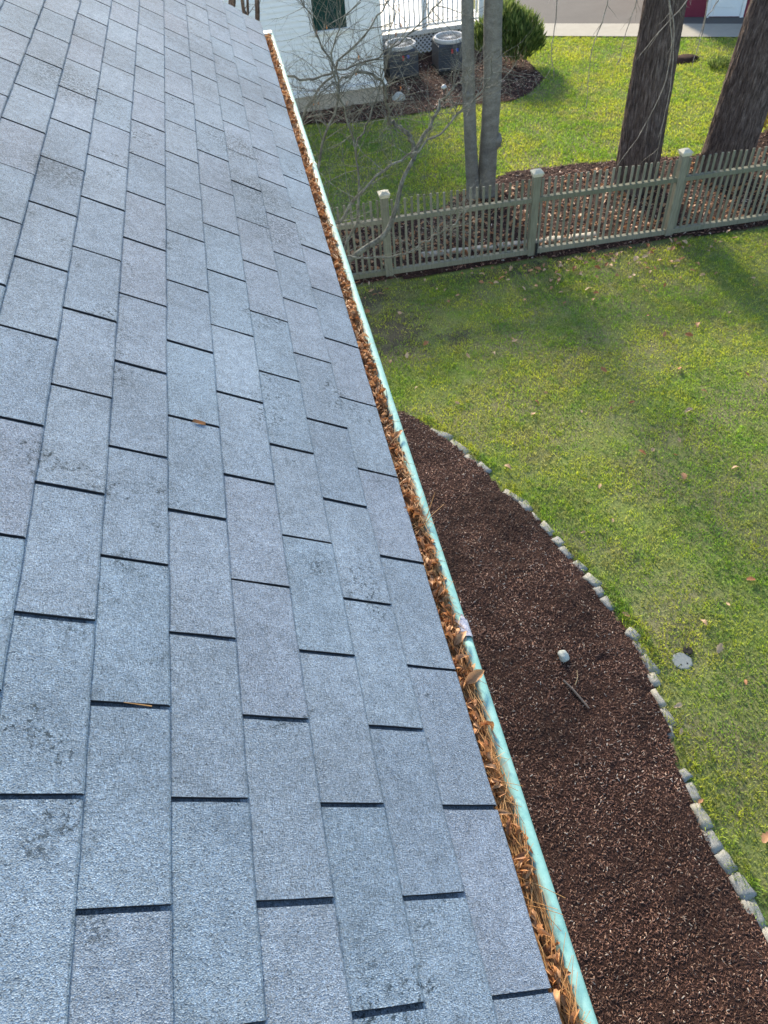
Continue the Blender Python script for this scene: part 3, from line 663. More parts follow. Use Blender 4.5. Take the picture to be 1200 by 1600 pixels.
# drain cover in the lawn
dr = empty('drain_cover', (2.99, 2.78, G), 'pale grey flat drain cover set in the lawn', 'drain cover')
m = MB(); m.lathe([(0, .014), (.086, .014), (.098, .010), (.100, .004), (.100, -.02)], (2.985, 2.775, G), 9)
o = m.build('lid', 'drain', dr); 
for a in (4.0, 5.4):
    MB().lathe([(0, .0165), (.008, .0165), (.008, .013)], (2.985+.05*math.cos(a), 2.775+.05*math.sin(a), G), 8).build('bolt_hole', 'black', dr)
m = MB(); m.lathe([(0, .020), (.03, .026), (.045, .024), (.05, .015)], (3.085, 2.865, G), 14); tag(m.build('soil_hole', 'darkvoid'), 'dark bare soil hollow at the back corner of the drain cover', 'hollow')

# fallen leaves on the lawn, one by one
rl.seed(11)
LG = ('tan fallen leaf lying on the near lawn', 'leaf', 'fallen leaves scattered on the near lawn')
spots = []
while len(spots) < 125:
    u = rl.random(); yy = 10.2 - 9.5*u**2.0; xx = rl.uniform(1.0, 3.2+.62*yy)
    if near_lawn(np.array([xx]), np.array([yy]))[0]: spots.append((xx, yy))
for i in range(60): spots.append((rl.gauss(4.9, .9), 10.12-abs(rl.gauss(0, .6))))
for i in range(16): spots.append((rl.gauss(6.2, .5), 10.05-abs(rl.gauss(0, .30))))
for xx, yy in spots:
    if not near_lawn(np.array([xx]), np.array([yy]))[0]: continue
    zone = ('left of the leftmost fence post' if xx < 1.64 else 'in front of the left fence panel' if xx < 4.03 else 'in front of the middle fence panel' if xx < 6.4 else 'in front of the right fence panel') if yy > 9.2 else 'in mid lawn beyond the bed tip' if yy > 6.5 else 'beside the granite edging' if xx < bed_x(yy)+.6 else 'towards the right picture edge'
    LG = ('tan fallen leaf on the near lawn, '+zone, 'leaf', 'fallen leaves on the near lawn '+zone)
    put_leaf((xx, yy, G+.046), rl.uniform(.055, .115), (rl.uniform(-.5, .5), rl.uniform(-.5, .5), rl.uniform(0, 6.28)), LM2, *LG)
# drift of leaves behind the fence: nobody could count it
m = MB(); tm = [([tuple(q.co) for q in me.vertices], [tuple(p.vertices) for p in me.polygons]) for me in LM2]
for i in range(1500):
    xx = rl.uniform(-.5, 10.5); yy = fence_y(xx) + rl.uniform(.05, 2.6)
    if yy > strip_y(xx)-.03: continue
    vv, ff = rl.choice(tm); L = rl.uniform(.06, .12)
    M_ = Matrix.Translation((xx, yy, G+.055)) @ Matrix.Rotation(rl.uniform(0, 6.28), 4, 'Z') @ Matrix.Rotation(rl.uniform(-.6, .6), 4, 'X') @ Matrix.Scale(L, 4)
    m.add([M_ @ Vector(p) for p in vv], ff)
tag(m.build('leaf_drift', 'dryleaf'), 'brown leaf litter covering the strip behind the picket fence', 'leaf litter', kind='stuff')

# ------------------------------------------------------------------ picket fence
FA = -.036
fence = empty('picket_fence', (4.0, fence_y(4.0), G), 'weathered grey green picket fence with capped posts across the yard', 'fence')
PX = [-3.1, -.74, 1.64, 4.03, 6.40, 8.78, 11.16]
pm = MB().box((0, 0, 0), (.036, .022, 1.20), 0, .003).mesh('picket'); pm.materials.append(MAT['fence'])
rf = random.Random(9)
for i, px in enumerate(PX):
    py = fence_y(px); m = MB().box((px, py, G+.66), (.118, .118, 1.38), FA, .006)
    po = m.build('post', 'fence', fence)
    m = MB(); b = .085
    m.box((px, py, G+1.362), (.150, .150, .035), FA, .006)
    c4 = [(px-b, py-b), (px+b, py-b), (px+b, py+b), (px-b, py+b)]
    m.add([(x, y, G+1.381) for x, y in c4] + [(x, y, G+1.402) for x, y in c4] + [(px+(x-px)*.35, py+(y-py)*.35, G+1.435) for x, y in c4], [(3, 2, 1, 0)] + [(r*4+i, r*4+(i+1) % 4, r*4+4+(i+1) % 4, r*4+4+i) for r in range(2) for i in range(4)] + [(8, 9, 10, 11)])
    o = m.build('post_cap', 'fencecap', po)
    if i+1 < len(PX):
        qx = PX[i+1]; qy = fence_y(qx); L = math.hypot(qx-px, qy-py)-.118; cx, cy = (px+qx)/2, (py+qy)/2
        for h, hh in ((.965, .072), (.085, .085)):
            MB().box((cx, cy, G+h), (L, .085, hh), FA, .005).build('rail', 'fence', fence)
        nP = 22; sp = L/(nP+.0)
        for j in range(nP):
            t = -L/2 + sp*(j+.5); x = cx + t*math.cos(FA); y = cy + t*math.sin(FA)
            o = link('picket', pm, None, (x, y, G+.69+rf.uniform(-.012, .012)), fence); o.rotation_euler = (rf.uniform(-.008, .008), rf.uniform(-.010, .010), FA+rf.uniform(-.05, .05))
m = MB(); m.box((4.10, fence_y(4.1)-.072, G+.12), (.035, .02, .26), FA, .003); o = m.build('post_bracket', 'black', fence); o['label'] = 'black bracket at the foot of the middle post'
# stone edging strip behind the fence
for i in range(7):
    x0 = 2.5+i*.43; me = rough_block(.41, .13, .09, 50+i); o = link('edging_stone', me, 'foundation', (x0, fence_y(x0)+.42-.02*i, G+.02)); o.rotation_euler = (0, rb.uniform(-.03, .03), FA-.05+rb.uniform(-.04, .04))
    tag(o, '%s pale edging stone behind the fence, counted from the mossy left post' % ORD[i+1], 'edging stone', 'pale edging stones behind the fence')

# ------------------------------------------------------------------ trees
def spline(pts, n):
    pts = [Vector(p) for p in pts]; P = [pts[0]*2-pts[1]] + pts + [pts[-1]*2-pts[-2]]; out = []
    for i in range(1, len(P)-2):
        for k_ in range(n):
            t = k_/n; a, b, c, d = P[i-1], P[i], P[i+1], P[i+2]
            out.append(.5*((2*b) + (c-a)*t + (2*a-5*b+4*c-d)*t*t + (3*b-a-3*c+d)*t**3))
    out.append(pts[-1]); return out
def trunk_mesh(m, pts, rad, nseg, nr, ridge, freq, flare=0, flare_h=.5, seed=0):
    ps = spline(pts, nseg); N = len(ps); v = []; f = []
    for i, p in enumerate(ps):
        t = i/(N-1); r = np.interp(t, np.linspace(0, 1, len(rad)), rad); h = p.z-ps[0].z
        fl = flare*math.exp(-h/flare_h)
        for j in range(nr):
            a = 2*math.pi*j/nr; ca_, sa_ = math.cos(a), math.sin(a)
            rr_ = r*(1+.05*ns(ca_*1.2+seed, sa_*1.2, h*.5)) + fl*(1+.5*math.sin(a*5+seed))
            if ridge:
                q = noise.noise(Vector((ca_*freq, sa_*freq, h*1.6+seed))) + .5*noise.noise(Vector((ca_*freq*2, sa_*freq*2, h*3.5)))
                rr_ += ridge*(1-2.2*abs(q))
            v.append((p.x+rr_*ca_, p.y+rr_*sa_, p.z))
    for i in range(N-1):
        for j in range(nr): f.append((i*nr+j, i*nr+(j+1) % nr, (i+1)*nr+(j+1) % nr, (i+1)*nr+j))
    m.add(v, f)
def grow(m, p, d, L, r, depth, rnd, droop=0.0, n=5, spread=.7):
    """a bare branch with side shoots"""
    pts = [Vector(p)]; d = Vector(d).normalized(); seg = 5
    for i in range(seg):
        d = (d + Vector((rnd.gauss(0, .13), rnd.gauss(0, .13), rnd.gauss(0, .10)-droop))).normalized(); pts.append(pts[-1] + d*L/seg)
    m.tube(pts, [r*(1-.75*i/seg) for i in range(seg+1)], 5 if depth > 1 else 4, cap=False)
    if depth <= 0: return
    for i in range(n):
        t = rnd.uniform(.25, .98); k_ = min(int(t*seg), seg-1); b = pts[k_].lerp(pts[k_+1], t*seg-k_)
        dd = (pts[k_+1]-pts[k_]).normalized(); ax = Vector((rnd.gauss(0, 1), rnd.gauss(0, 1), rnd.gauss(0, 1))); side = (ax - dd*ax.dot(dd)).normalized()
        grow(m, b, dd*(1-spread*.5)+side*spread, L*rnd.uniform(.35, .65), r*(1-.75*t)*.7, depth-1, rnd, droop, max(2, n-1), spread)

def oak(loc, rad, lean, label, seed, flare, hang=None):
    t = empty('oak_tree', loc, label, 'tree', 'large dark trunked trees behind the fence'); x, y, z = loc
    m = MB(); pts = [(x, y, z-.1), (x+lean[0]*.25, y+lean[1]*.25, z+2), (x+lean[0]*.6, y+lean[1]*.6, z+4.5), (x+lean[0], y+lean[1], z+8), (x+lean[0]*1.3, y+lean[1]*1.3, z+12)]
    trunk_mesh(m, pts, [rad*1.05, rad, rad*.86, rad*.66, rad*.30], 60, 200, .022, 17.0, flare, .45, seed)
    m.build('trunk', 'oakbark', t, org=(x, y, z), sm=True)
    rnd = random.Random(seed); m = MB()
    for i in range(6):
        h = rnd.uniform(7.5, 11.5); f_ = h/12; a = i*2.4+seed; c = (x+lean[0]*f_, y+lean[1]*f_, z+h)
        grow(m, c, (math.cos(a), math.sin(a), .55), rnd.uniform(2.4, 4.2), rad*.16, 2, rnd, .01, 3)
    m.build('crown', 'oakbark', t, sm=True)
    return t
oak1 = oak((6.62, 12.22, G), .335, (.05, .35), 'large dark oak trunk just behind the fence, left of the two', 3, .045)
oak2 = oak((8.24, 12.10, G), .405, (.95, .5), 'thickest dark furrowed trunk, at the right picture edge behind the fence', 5, .05)
# low limb of the first oak with hanging twigs
HANG = [[(5.07,9.50,-1.05),(5.25,9.50,-1.74),(5.34,9.50,-2.04),(5.31,9.50,-2.49),(5.14,9.50,-2.96),(4.81,9.50,-3.48)],
 [(5.09,9.50,-1.31),(5.27,9.50,-1.67),(5.38,9.50,-2.12),(5.42,9.50,-2.58),(5.42,9.50,-3.00),(5.42,9.50,-3.54)],
 [(4.37,9.50,-1.17),(4.35,9.50,-1.50),(4.24,9.50,-1.90),(4.24,9.50,-2.20),(4.26,9.50,-2.57)],
 [(4.74,9.50,-1.21),(4.73,9.50,-1.47),(4.65,9.50,-1.81),(4.62,9.50,-2.11)],
 [(3.69,9.50,-1.09),(3.72,9.50,-1.49),(3.70,9.50,-1.84),(3.77,9.50,-2.12)],
 [(5.48,9.50,-1.22),(5.39,9.50,-1.51),(5.11,9.50,-1.79),(4.87,9.50,-2.09)],
 [(5.63,9.50,-1.31),(5.71,9.50,-1.79),(5.69,9.50,-2.04),(5.67,9.50,-2.26)],
 [(5.84,9.50,-1.33),(5.80,9.50,-1.59),(5.72,9.50,-1.71),(5.72,9.50,-1.83)]]
m = MB(); limb = spline([(6.6, 12.2, -1.0), (6.3, 11.2, -.45), (5.7, 10.2, -.45), (5.0, 9.55, -.72), (4.3, 9.5, -.85), (3.6, 9.45, -.95)], 5)
m.tube(limb, [.07-.055*i/(len(limb)-1) for i in range(len(limb))], 6)
rnd = random.Random(4)
for h in HANG:
    near = min(limb, key=lambda p: (p-Vector(h[0])).length)
    rest = spline([near, near.lerp(Vector(h[0]), .5)+Vector((0, .05, .05))] + h, 4)
    rest = [p+Vector((0, rnd.uniform(-.015, .015), 0)) for p in rest]; m.tube(rest, [.011-.0075*i/(len(rest)-1) for i in range(len(rest))], 5)
    for i in range(5):
        p = rest[rnd.randrange(len(rest)//3, len(rest)-1)]; grow(m, p, (rnd.gauss(0, .5), rnd.gauss(0, .5), -.9), rnd.uniform(.12, .35), .0035, 0, rnd)
m.build('low_limb', 'twig', oak1, sm=True)

# twin-stemmed smooth grey tree
tw = empty('twin_tree', (3.8, 12.75, G), 'slender grey tree with two smooth stems rising together behind the fence', 'tree')
m = MB(); trunk_mesh(m, [(3.70, 12.72, G-.1), (3.62, 12.74, G+1.0), (3.57, 12.76, G+2.0), (3.53, 12.78, G+3.2), (3.45, 12.85, G+5), (3.3, 13, G+8.5)], [.115, .108, .104, .096, .070, .02], 24, 26, .004, 2.0, .03, .25, 1)
m.lathe([(0, .06), (.03, .055), (.05, 0), (.03, -.055), (0, -.06)], (3.535, 12.66, G+1.83), 10)
m.build('stem', 'smoothbark', tw, org=(3.6, 12.7, G), sm=True)
m = MB(); trunk_mesh(m, [(3.93, 12.78, G-.1), (3.97, 12.77, G+1.0), (3.98, 12.76, G+2.0), (3.95, 12.76, G+3.2), (4.02, 12.7, G+5), (4.3, 12.6, G+8.5)], [.165, .155, .15, .145, .095, .025], 24, 30, .004, 2.0, .04, .25, 6)
m.lathe([(0, .12), (.05, .10), (.085, 0), (.06, -.12), (0, -.17)], (4.10, 12.70, G+1.02), 12)
m.build('stem', 'smoothbark', tw, org=(4, 12.7, G), sm=True)
m = MB(); rnd = random.Random(12)
for i in range(6):
    h = rnd.uniform(5.6, 8.2); a = i*2.4; bx = 3.45 if i % 2 else 4.1
    grow(m, (bx, 12.75, G+h), (math.cos(a), math.sin(a), .9), rnd.uniform(1.3, 2.2), .028, 2, rnd, 0, 3)
m.build('crown', 'smoothbark', tw, sm=True)

# small bare tree beyond the eave
st = empty('bare_tree', (.35, 9.15, G), 'small bare twiggy tree with greenish bark between gutter and fence', 'tree')
TR = [(.35, 9.15, G-.05), (.45, 9.2, -4.75), (.62, 9.27, -4.28), (1.01, 9.33, -4.02), (1.41, 9.40, -3.85), (1.60, 9.47, -3.56), (1.73, 9.53, -3.20), (1.91, 9.60, -2.95)]
m = MB(); ps = spline(TR, 6); m.tube(ps, [.052-.028*i/(len(ps)-1) for i in range(len(ps))], 10); m.build('trunk', 'lichenbark', st, sm=True)
BR = [([(1.91,9.60,-2.95),(1.93,9.67,-2.77),(1.83,9.73,-2.62),(1.68,9.75,-2.50),(1.62,9.60,-2.43),(1.59,9.53,-2.16),(1.53,9.45,-1.91),(1.31,9.37,-1.73),(1.06,9.30,-1.73)], .032, .012),
 ([(1.91,9.60,-2.95),(2.11,9.68,-2.64),(2.35,9.75,-2.34),(2.58,9.82,-2.16),(2.73,9.90,-2.01)], .028, .008),
 ([(.45,9.2,-4.7),(.45,9.1,-4.2),(.60,9.00,-3.53),(.80,8.94,-3.27),(1.17,8.89,-2.84),(1.70,8.83,-2.56),(2.10,8.77,-2.30),(2.40,8.71,-2.03),(2.61,8.66,-1.80),(2.67,8.60,-1.42)], .026, .006),
 ([(.40,9.15,-4.9),(.41,9.00,-4.02),(.82,8.94,-3.86),(1.48,8.88,-3.89),(1.92,8.82,-3.71),(2.26,8.76,-3.51),(2.48,8.70,-3.29)], .022, .006),
 ([(.40,9.18,-4.9),(.75,9.5,-4.2),(1.08,9.44,-3.46),(1.11,9.38,-2.59),(.96,9.32,-1.94),(.94,9.26,-1.36),(1.27,9.20,-.95)], .024, .006),
 ([(.36,9.2,-4.8),(.30,9.4,-3.96),(.65,9.47,-2.72),(1.00,9.55,-1.94),(.84,9.62,-1.39),(.68,9.70,-1.00)], .024, .006),
 ([(.36,9.2,-4.5),(.20,9.5,-3.6),(.24,9.60,-2.71),(.57,9.50,-2.09),(1.01,9.40,-1.61),(1.49,9.30,-1.18),(1.75,9.20,-.82)], .024, .006),
 ([(.24,9.60,-2.71),(.15,9.6,-2.1),(.25,9.60,-1.72),(.62,9.56,-1.79),(1.10,9.52,-1.70),(1.58,9.48,-1.57),(1.97,9.44,-1.34),(2.27,9.40,-1.10)], .018, .006),
 ([(1.06,9.3,-1.73),(.8,9.25,-1.8),(.5,9.2,-2.0)], .012, .004), ([(1.11,9.38,-2.59),(1.4,9.5,-2.2),(1.62,9.6,-1.7),(1.75,9.7,-1.2)], .014, .004)]
rnd = random.Random(8); m = MB()
for pts, r0, r1 in BR:
    ps = spline(pts, 5); ps = [p+Vector((rnd.gauss(0, .012), rnd.gauss(0, .03), rnd.gauss(0, .012))) for p in ps]; N = len(ps)
    m.tube(ps, [r0+(r1-r0)*i/(N-1) for i in range(N)], 6, cap=False)
    for i in range(int(N*1.3)+5):
        k_ = rnd.randrange(N//4, N-1); d = (ps[k_+1]-ps[k_]).normalized(); side = Vector((rnd.gauss(0, 1), rnd.gauss(0, .6), rnd.gauss(.35, .8))).normalized()
        grow(m, ps[k_], d*.4+side*.8, rnd.uniform(.25, .85), rnd.uniform(.003, .0065), 1, rnd, 0, 5, .8)
m.build('branches', 'lichenbark', st, sm=True)
rnd = random.Random(81)
for i in range(12):
    p = Vector((rnd.uniform(.6, 1.9), rnd.uniform(9.3, 9.6), rnd.uniform(-2.2, -1.1)))
    o = bpy.data.objects.new('dead_leaf', LM[rnd.randrange(6)]); C.objects.link(o); o.scale = (.05,)*3; o.rotation_euler = (rnd.uniform(1, 2), 0, rnd.uniform(0, 6)); place(o, p, st)
# dark stems beyond the far roof corner
ms = empty('multi_stem_shrub', (-.1, 8.2, G), 'dark upright bare stems showing just past the far roof corner', 'shrub')
rnd = random.Random(14)
for pts, r in (([(-.55, 8.4, G), (-.50, 8.3, -2.5), (-.39, 8.2, -.85), (-.14, 8.10, -.60), (-.12, 8.0, -.25), (-.2, 7.9, .1)], .040), ([(-.02, 8.25, G), (.0, 8.2, -2.5), (.03, 8.2, -1.08), (.10, 8.10, -.67), (.15, 8.0, -.24), (.18, 7.9, .15)], .026),
               ([(-.1, 8.25, G), (-.06, 8.2, -2.2), (-.03, 8.2, -1.07), (-.03, 8.10, -.65), (0, 8.0, -.22), (.02, 7.95, .1)], .018), ([(-.05, 8.25, G), (-.05, 8.2, -1.07), (.01, 8.10, -.66), (.07, 8.0, -.23), (.1, 8, .1)], .013)):
    ps = spline(pts, 6); m = MB(); m.tube(ps, [r*(1.25-.55*i/(len(ps)-1)) for i in range(len(ps))], 7)
    for i in range(4):
        k_ = rnd.randrange(len(ps)//2, len(ps)-1); grow(m, ps[k_], (rnd.gauss(.2, .6), rnd.gauss(0, .5), .7), rnd.uniform(.2, .5), .004, 1, rnd, 0, 2)
    m.build('stem', 'oakbark', ms, sm=True)

# ------------------------------------------------------------------ neighbouring white house
HY = 17.85
nh = empty('white_house', (-2.4, 21, G), 'white clapboard house with a dark green window beyond the bare tree', 'house')
XL, XR, ZT = -8.0, 3.06, -.95
MB().box(((XL+XR)/2, HY+.18+4, (G+.42+ZT)/2), (XR-XL-.02, 8.0, ZT-G-.42)).build('wall', 'whitewall', nh)
wall = bpy.data.objects['wall.001'] if 'wall.001' in bpy.data.objects else None
wl = [o for o in nh.children if o.name.startswith('wall')][0]
MB().box(((XL+XR)/2, HY+4.12, G+.21), (XR-XL-.06, 8.0, .44)).build('foundation', 'foundation', nh)
WX0, WX1, WZ0, WZ1 = 1.55, 2.40, -3.66, -1.95
e = .105; nB = int((ZT-(G+.46))/e)
for i in range(nB):
    z0 = G+.46+i*e
    spans = [(XL, WX0-.02), (WX1+.02, XR-.10)] if WZ0-.10 < z0 < WZ1+.05 else [(XL, XR-.10)]
    for a, b in spans:
        m = MB(); m.add([(a, HY+.150, z0), (b, HY+.150, z0), (b, HY+.178, z0+e+.01), (a, HY+.178, z0+e+.01), (a, HY+.166, z0), (b, HY+.166, z0), (b, HY+.186, z0+e+.01), (a, HY+.186, z0+e+.01)],
                        [(0, 1, 2, 3), (7, 6, 5, 4), (0, 4, 5, 1), (1, 5, 6, 2), (3, 2, 6, 7), (0, 3, 7, 4)]); m.build('clapboard', 'whitewall', wl)
MB().box((XR-.045, HY+.155, (G+.44+ZT)/2), (.11, .06, ZT-G-.44)).build('corner_board', 'whitewall', nh)
MB().box(((XL+XR)/2+.01, HY+.135, G+.40), (XR-XL+.05, .09, .10), 0, .012).build('water_table', 'whitewall', nh)
m = MB(); m.add([(XR-.02, HY+.10, G+.36), (XR+.10, HY+.10, G+.36), (XR-.02, HY+.10, G+.60), (XR-.02, HY+.35, G+.36), (XR+.10, HY+.35, G+.36), (XR-.02, HY+.35, G+.60)], [(0, 1, 2), (5, 4, 3), (0, 3, 4, 1), (1, 4, 5, 2), (0, 2, 5, 3)])
m.build('corner_flare', 'whitewall', nh)
MB().box((XR+.03, HY+4.2, (G+.44+ZT)/2), (.03, 7.9, ZT-G-.46)).build('side_wall', 'whitewall', nh)
wi = MB().box(((WX0+WX1)/2, HY+.185, (WZ0+WZ1)/2), (WX1-WX0, .03, WZ1-WZ0)).build('window', 'glass', nh)
for a, b, c, d in ((WX0+.035, (WZ0+WZ1)/2, .07, WZ1-WZ0), (WX1-.035, (WZ0+WZ1)/2, .07, WZ1-WZ0)): MB().box((a, HY+.158, b), (c, .05, d)).build('window_frame', 'trim', wi)
MB().box(((WX0+WX1)/2, HY+.155, WZ0+.02), (WX1-WX0+.1, .10, .07), 0, .006).build('window_sill', 'trim', wi)
MB().box(((WX0+WX1)/2, HY+.160, (WZ0+WZ1)/2), (WX1-WX0-.15, .03, .05)).build('meeting_rail', 'trim', wi)
m = MB(); yr = 22.1
m.add([(XL-.3, 17.65, ZT-.02), (XR+.15, 17.65, ZT-.02), (XR+.15, yr, .30), (XL-.3, yr, .30), (XL-.3, 26.3, ZT-.02), (XR+.15, 26.3, ZT-.02), (XL-.3, 17.65, ZT-.12), (XR+.15, 17.65, ZT-.12), (XL-.3, 26.3, ZT-.12), (XR+.15, 26.3, ZT-.12)],
      [(0, 1, 2, 3), (3, 2, 5, 4), (0, 6, 7, 1), (6, 8, 9, 7), (1, 7, 9, 5, 2), (0, 3, 4, 8, 6), (4, 5, 9, 8)]); m.build('roof', 'roofgrey', nh)

# porch with railing and lattice skirt
pc = empty('porch', (4.7, 22, G), 'white railed porch at the side of the white house', 'porch')
PZ = -4.66; PY = 20.75
MB().box((4.70, PY+2.0, PZ-.03), (3.2, 4.0, .06)).build('floor', 'porchfloor', pc)
MB().box((4.70, PY-.02, PZ-.02), (3.24, .06, .10), 0, .008).build('fascia_board', 'porchfloor', pc)
for x in (3.30, 4.68, 6.15): MB().box((x, PY+.05, PZ+.55), (.12, .12, 1.15), 0, .006).build('post', 'whitewall', pc)
for xa, xb in ((3.36, 4.62), (4.74, 6.09)):
    MB().box(((xa+xb)/2, PY+.05, PZ+.10), (xb-xa, .045, .05)).build('rail', 'whitewall', pc); MB().box(((xa+xb)/2, PY+.05, PZ+.92), (xb-xa, .06, .06)).build('rail', 'whitewall', pc)
    nb = int((xb-xa)/.115)
    for i in range(nb): MB().box((xa+(i+.5)*(xb-xa)/nb, PY+.05, PZ+.51), (.034, .034, .77)).build('baluster', 'whitewall', pc)
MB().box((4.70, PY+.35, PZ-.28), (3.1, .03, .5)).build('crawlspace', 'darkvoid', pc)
for i in range(-4, 26):
    for sg in (-1, 1):
        xa = 3.15 + i*.11; h = .42; pts = [(xa, PZ-.50), (xa+sg*h, PZ-.08)]
        if min(pts[0][0], pts[1][0]) < 3.12 or max(pts[0][0], pts[1][0]) > 6.25: continue
        dx, dz = sg*h, .42; Ld = math.hypot(dx, dz); nx, nz = -dz/Ld*.018, dx/Ld*.018; y0 = PY+.02+(.012 if sg > 0 else 0)
        m = MB(); m.add([(pts[0][0]+nx, y0, pts[0][1]+nz), (pts[0][0]-nx, y0, pts[0][1]-nz), (pts[1][0]-nx, y0, pts[1][1]-nz), (pts[1][0]+nx, y0, pts[1][1]+nz)] +
                        [(pts[0][0]+nx, y0+.008, pts[0][1]+nz), (pts[0][0]-nx, y0+.008, pts[0][1]-nz), (pts[1][0]-nx, y0+.008, pts[1][1]-nz), (pts[1][0]+nx, y0+.008, pts[1][1]+nz)],
                        [(0, 1, 2, 3), (7, 6, 5, 4), (0, 4, 5, 1), (1, 5, 6, 2), (2, 6, 7, 3), (3, 7, 4, 0)]); m.build('lattice_slat', 'lattice', pc)

# two condenser units
def condenser(cx, label):
    cy = 19.45; u = empty('cooling_unit', (cx, cy, G), label, 'air conditioner', 'cooling units beside the white house')
    MB().box((cx, cy, G+.04), (.76, .76, .05), 0, .01).build('pad', 'darkvoid', u)
    MB().box((cx, cy, G+.36), (.70, .70, .58), 0, .03).build('body', 'acbody', u)
    for i in range(9): MB().box((cx, cy-.355, G+.14+i*.055), (.62, .012, .012)).build('louver', 'acbody', u)
    MB().lathe([(.30, .65), (.365, .65), (.375, .67), (.375, .72), (.36, .735), (.325, .735), (.31, .72), (.30, .67)], (cx, cy, G), 28).build('top_rim', 'acrim', u)
    m = MB(); m.lathe([(0, .70), (.06, .70), (.06, .69), (0, .69)], (cx, cy, G), 12)
    for i in range(10):
        a = math.pi*i/10; m.tube([(cx-.31*math.cos(a), cy-.31*math.sin(a), G+.70), (cx+.31*math.cos(a), cy+.31*math.sin(a), G+.70)], .006, 4)
    m.build('fan_guard', 'acrim', u); MB().lathe([(0, .655), (.30, .655)], (cx, cy, G), 20).build('fan_well', 'darkvoid', u)
    MB().box((cx-.02, cy-.3625, G+.50), (.045, .004, .10)).build('label', 'aclabel_red', u); MB().box((cx+.10, cy-.3625, G+.52), (.06, .004, .07)).build('label', 'aclabel_blue', u)
condenser(3.78, 'grey cooling unit with round top grille at the white house corner')
condenser(4.98, 'grey cooling unit with round top grille partly behind the twin stemmed tree')

# path light
pl_ = empty('path_light', (4.29, 17.25, G), 'small garden path light on a dark stake in the far mulch', 'garden light')
MB().tube([(4.29, 17.25, G), (4.285, 17.25, G+.36)], .014, 6).build('stake', 'black', pl_, sm=True)
MB().lathe([(0, .44), (.03, .435), (.062, .395), (.065, .375), (.02, .37), (.02, .34), (0, .34)], (4.285, 17.25, G), 16).build('lamp_head', 'acrim', pl_, sm=True)

# ------------------------------------------------------------------ shrubs
def leafy(m, c, rx, ry, rz, n, L, W, rnd, up=.9):
    for i in range(n):
        while True:
            q = Vector((rnd.uniform(-1, 1), rnd.uniform(-1, 1), rnd.uniform(-.7, 1)))
            if .35 < q.length < 1 and rnd.random() < .25+.75*q.length: break
        bump = 1 + .28*noise.noise(q*2.3+Vector(c)*.3)
        p = Vector(c) + Vector((q.x*rx, q.y*ry, q.z*rz))*bump
        d = (Vector((q.x*.6, q.y*.6, up)) + Vector((rnd.gauss(0, .35), rnd.gauss(0, .35), rnd.gauss(0, .25)))).normalized()
        s = d.cross(Vector((rnd.gauss(0, 1), rnd.gauss(0, 1), .2))).normalized(); nrm = d.cross(s); l = L*rnd.uniform(.6, 1.25); w = W*rnd.uniform(.7, 1.2)
        m.add([p, p+d*l*.45+s*w+nrm*w*.35, p+d*l, p+d*l*.45-s*w+nrm*w*.35, p+d*l*.5], [(0, 1, 4), (1, 2, 4), (2, 3, 4), (3, 0, 4)])
sh = empty('evergreen_shrub', (6.35, 19.2, G), 'dark green upright leaved evergreen shrub beyond the twin stemmed tree', 'shrub')
rnd = random.Random(31); m = MB()
for cx, cy, cz, r, n in ((6.25, 19.25, -4.45, .50, 1500), (6.75, 19.15, -4.60, .42, 1100), (5.85, 19.25, -4.60, .38, 900), (6.45, 18.95, -4.70, .45, 1000), (6.4, 19.5, -4.35, .40, 700), (6.98, 19.2, -4.78, .28, 500)):
    leafy(m, (cx, cy, cz), r, r*.9, r, n, .21, .019, rnd, 1.3)
m.build('foliage', 'shrubleaf', sh)
for i in range(9):
    a = rnd.uniform(0, 6.28); rr_ = rnd.uniform(.1, .5); bx, by = 6.45+rnd.gauss(0, .14), 19.0+rnd.gauss(0, .1)
    MB().tube(spline([(bx, by, G), (bx+rr_*.3*math.cos(a), by+rr_*.3*math.sin(a), G+.22), (bx+rr_*math.cos(a), by+rr_*math.sin(a), G+.62)], 4), .014, 5).build('stem', 'shrubstem', sh, sm=True)
ys = empty('yellow_plant', (9.95, 13.5, G), 'yellow leaved low plant at the right picture edge beside the thickest trunk', 'plant')
m = MB(); leafy(m, (9.98, 13.5, G+.45), .30, .30, .45, 900, .13, .02, rnd); m.build('foliage', 'yellow', ys)
m = MB()
for i in range(5): a = i*1.3; m.tube([(9.98, 13.5, G), (9.98+.15*math.cos(a), 13.5+.15*math.sin(a), G+.4)], .008, 4)
m.build('stem', 'shrubstem', ys)
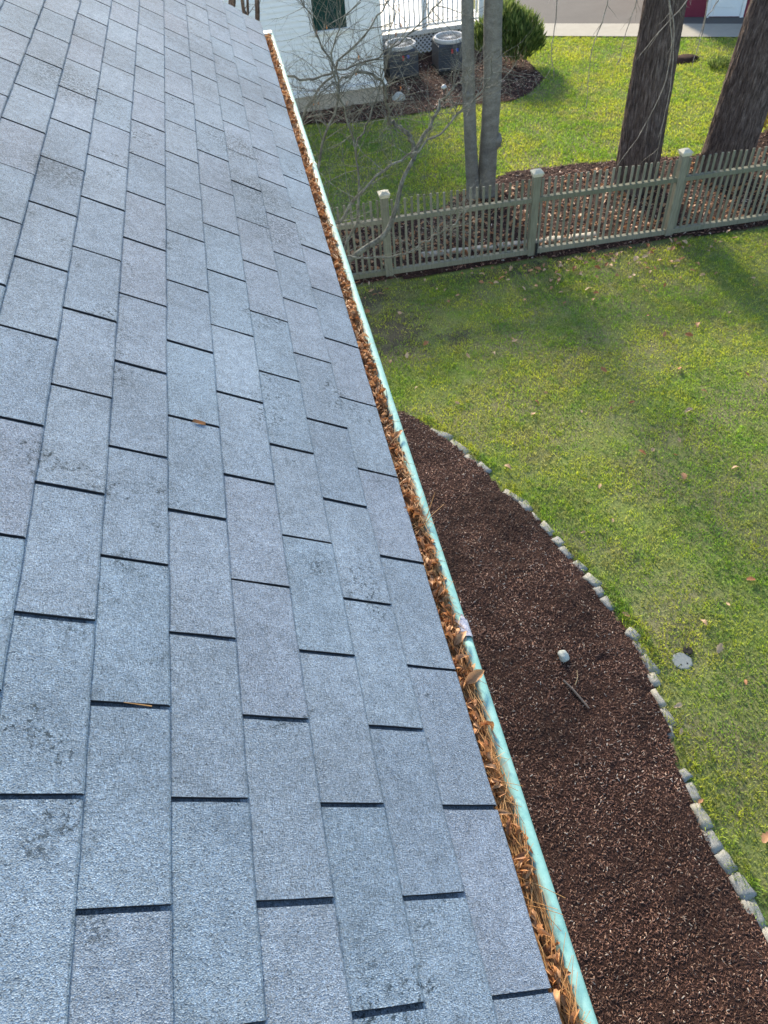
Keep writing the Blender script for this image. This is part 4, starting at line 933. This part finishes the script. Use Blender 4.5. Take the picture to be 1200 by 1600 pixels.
tf = empty('grass_tuft', (10.84, 17.14, G), 'dark green leafy tuft in the far lawn between the two dark trunks', 'plant')
m = MB(); leafy(m, (10.84, 17.14, G+.06), .26, .2, .14, 420, .10, .012, rnd, .6); m.build('foliage', 'shrubleaf', tf)
rock('soil_mound', (10.30, 17.85, G+.0), (.42, .26, .10), 'mulch', 'dark bare soil mound in the far lawn right of the first dark trunk', 'mound', 12)

# ------------------------------------------------------------------ maroon outbuilding
ga = R(-24.6); gd = Vector((math.cos(ga), math.sin(ga))); gn = Vector((-gd.y, gd.x)); g0 = Vector((12.27, 20.50))
gb = empty('maroon_building', (13.5, 22, G), 'maroon building with a white door at the upper right beyond the path', 'building')
def gp(l, w): q = g0 + gd*l + gn*w; return q.x, q.y
def gbox(name, mat, l0, l1, w0, w1, z0, z1, parent):
    c = gp((l0+l1)/2, (w0+w1)/2); return MB().box((*c, (z0+z1)/2), (l1-l0, w1-w0, z1-z0), ga).build(name, mat, parent)
gbox('wall', 'maroon', -.95, 6.0, 0, 4.5, G, G+2.7, gb)
dd = gbox('door', 'doorwhite', .04, .80, -.035, .01, G+.04, G+2.1, gb)
gbox('door_frame', 'trim', -.05, .035, -.05, .01, G, G+2.2, dd); gbox('door_frame', 'trim', .805, .89, -.05, .01, G, G+2.2, dd)
for zz in (.25, 1.2): gbox('door_panel', 'doorwhite', .16, .68, -.05, -.03, G+zz, G+zz+.75, dd)
m = MB(); 
vv = [(*gp(-1.2, -.4), G+2.65), (*gp(6.2, -.4), G+2.65), (*gp(6.2, 2.25), G+3.5), (*gp(-1.2, 2.25), G+3.5), (*gp(6.2, 4.9), G+2.65), (*gp(-1.2, 4.9), G+2.65)]
m.add(vv + [(a, b, c-.1) for a, b, c in vv], [(0, 1, 2, 3), (3, 2, 4, 5), (7, 6, 9, 8), (8, 9, 11, 10), (0, 6, 7, 1), (5, 4, 10, 11), (1, 7, 8, 2), (2, 8, 10, 4), (0, 3, 9, 6), (3, 5, 11, 9)]); m.build('roof', 'roofgrey', gb)
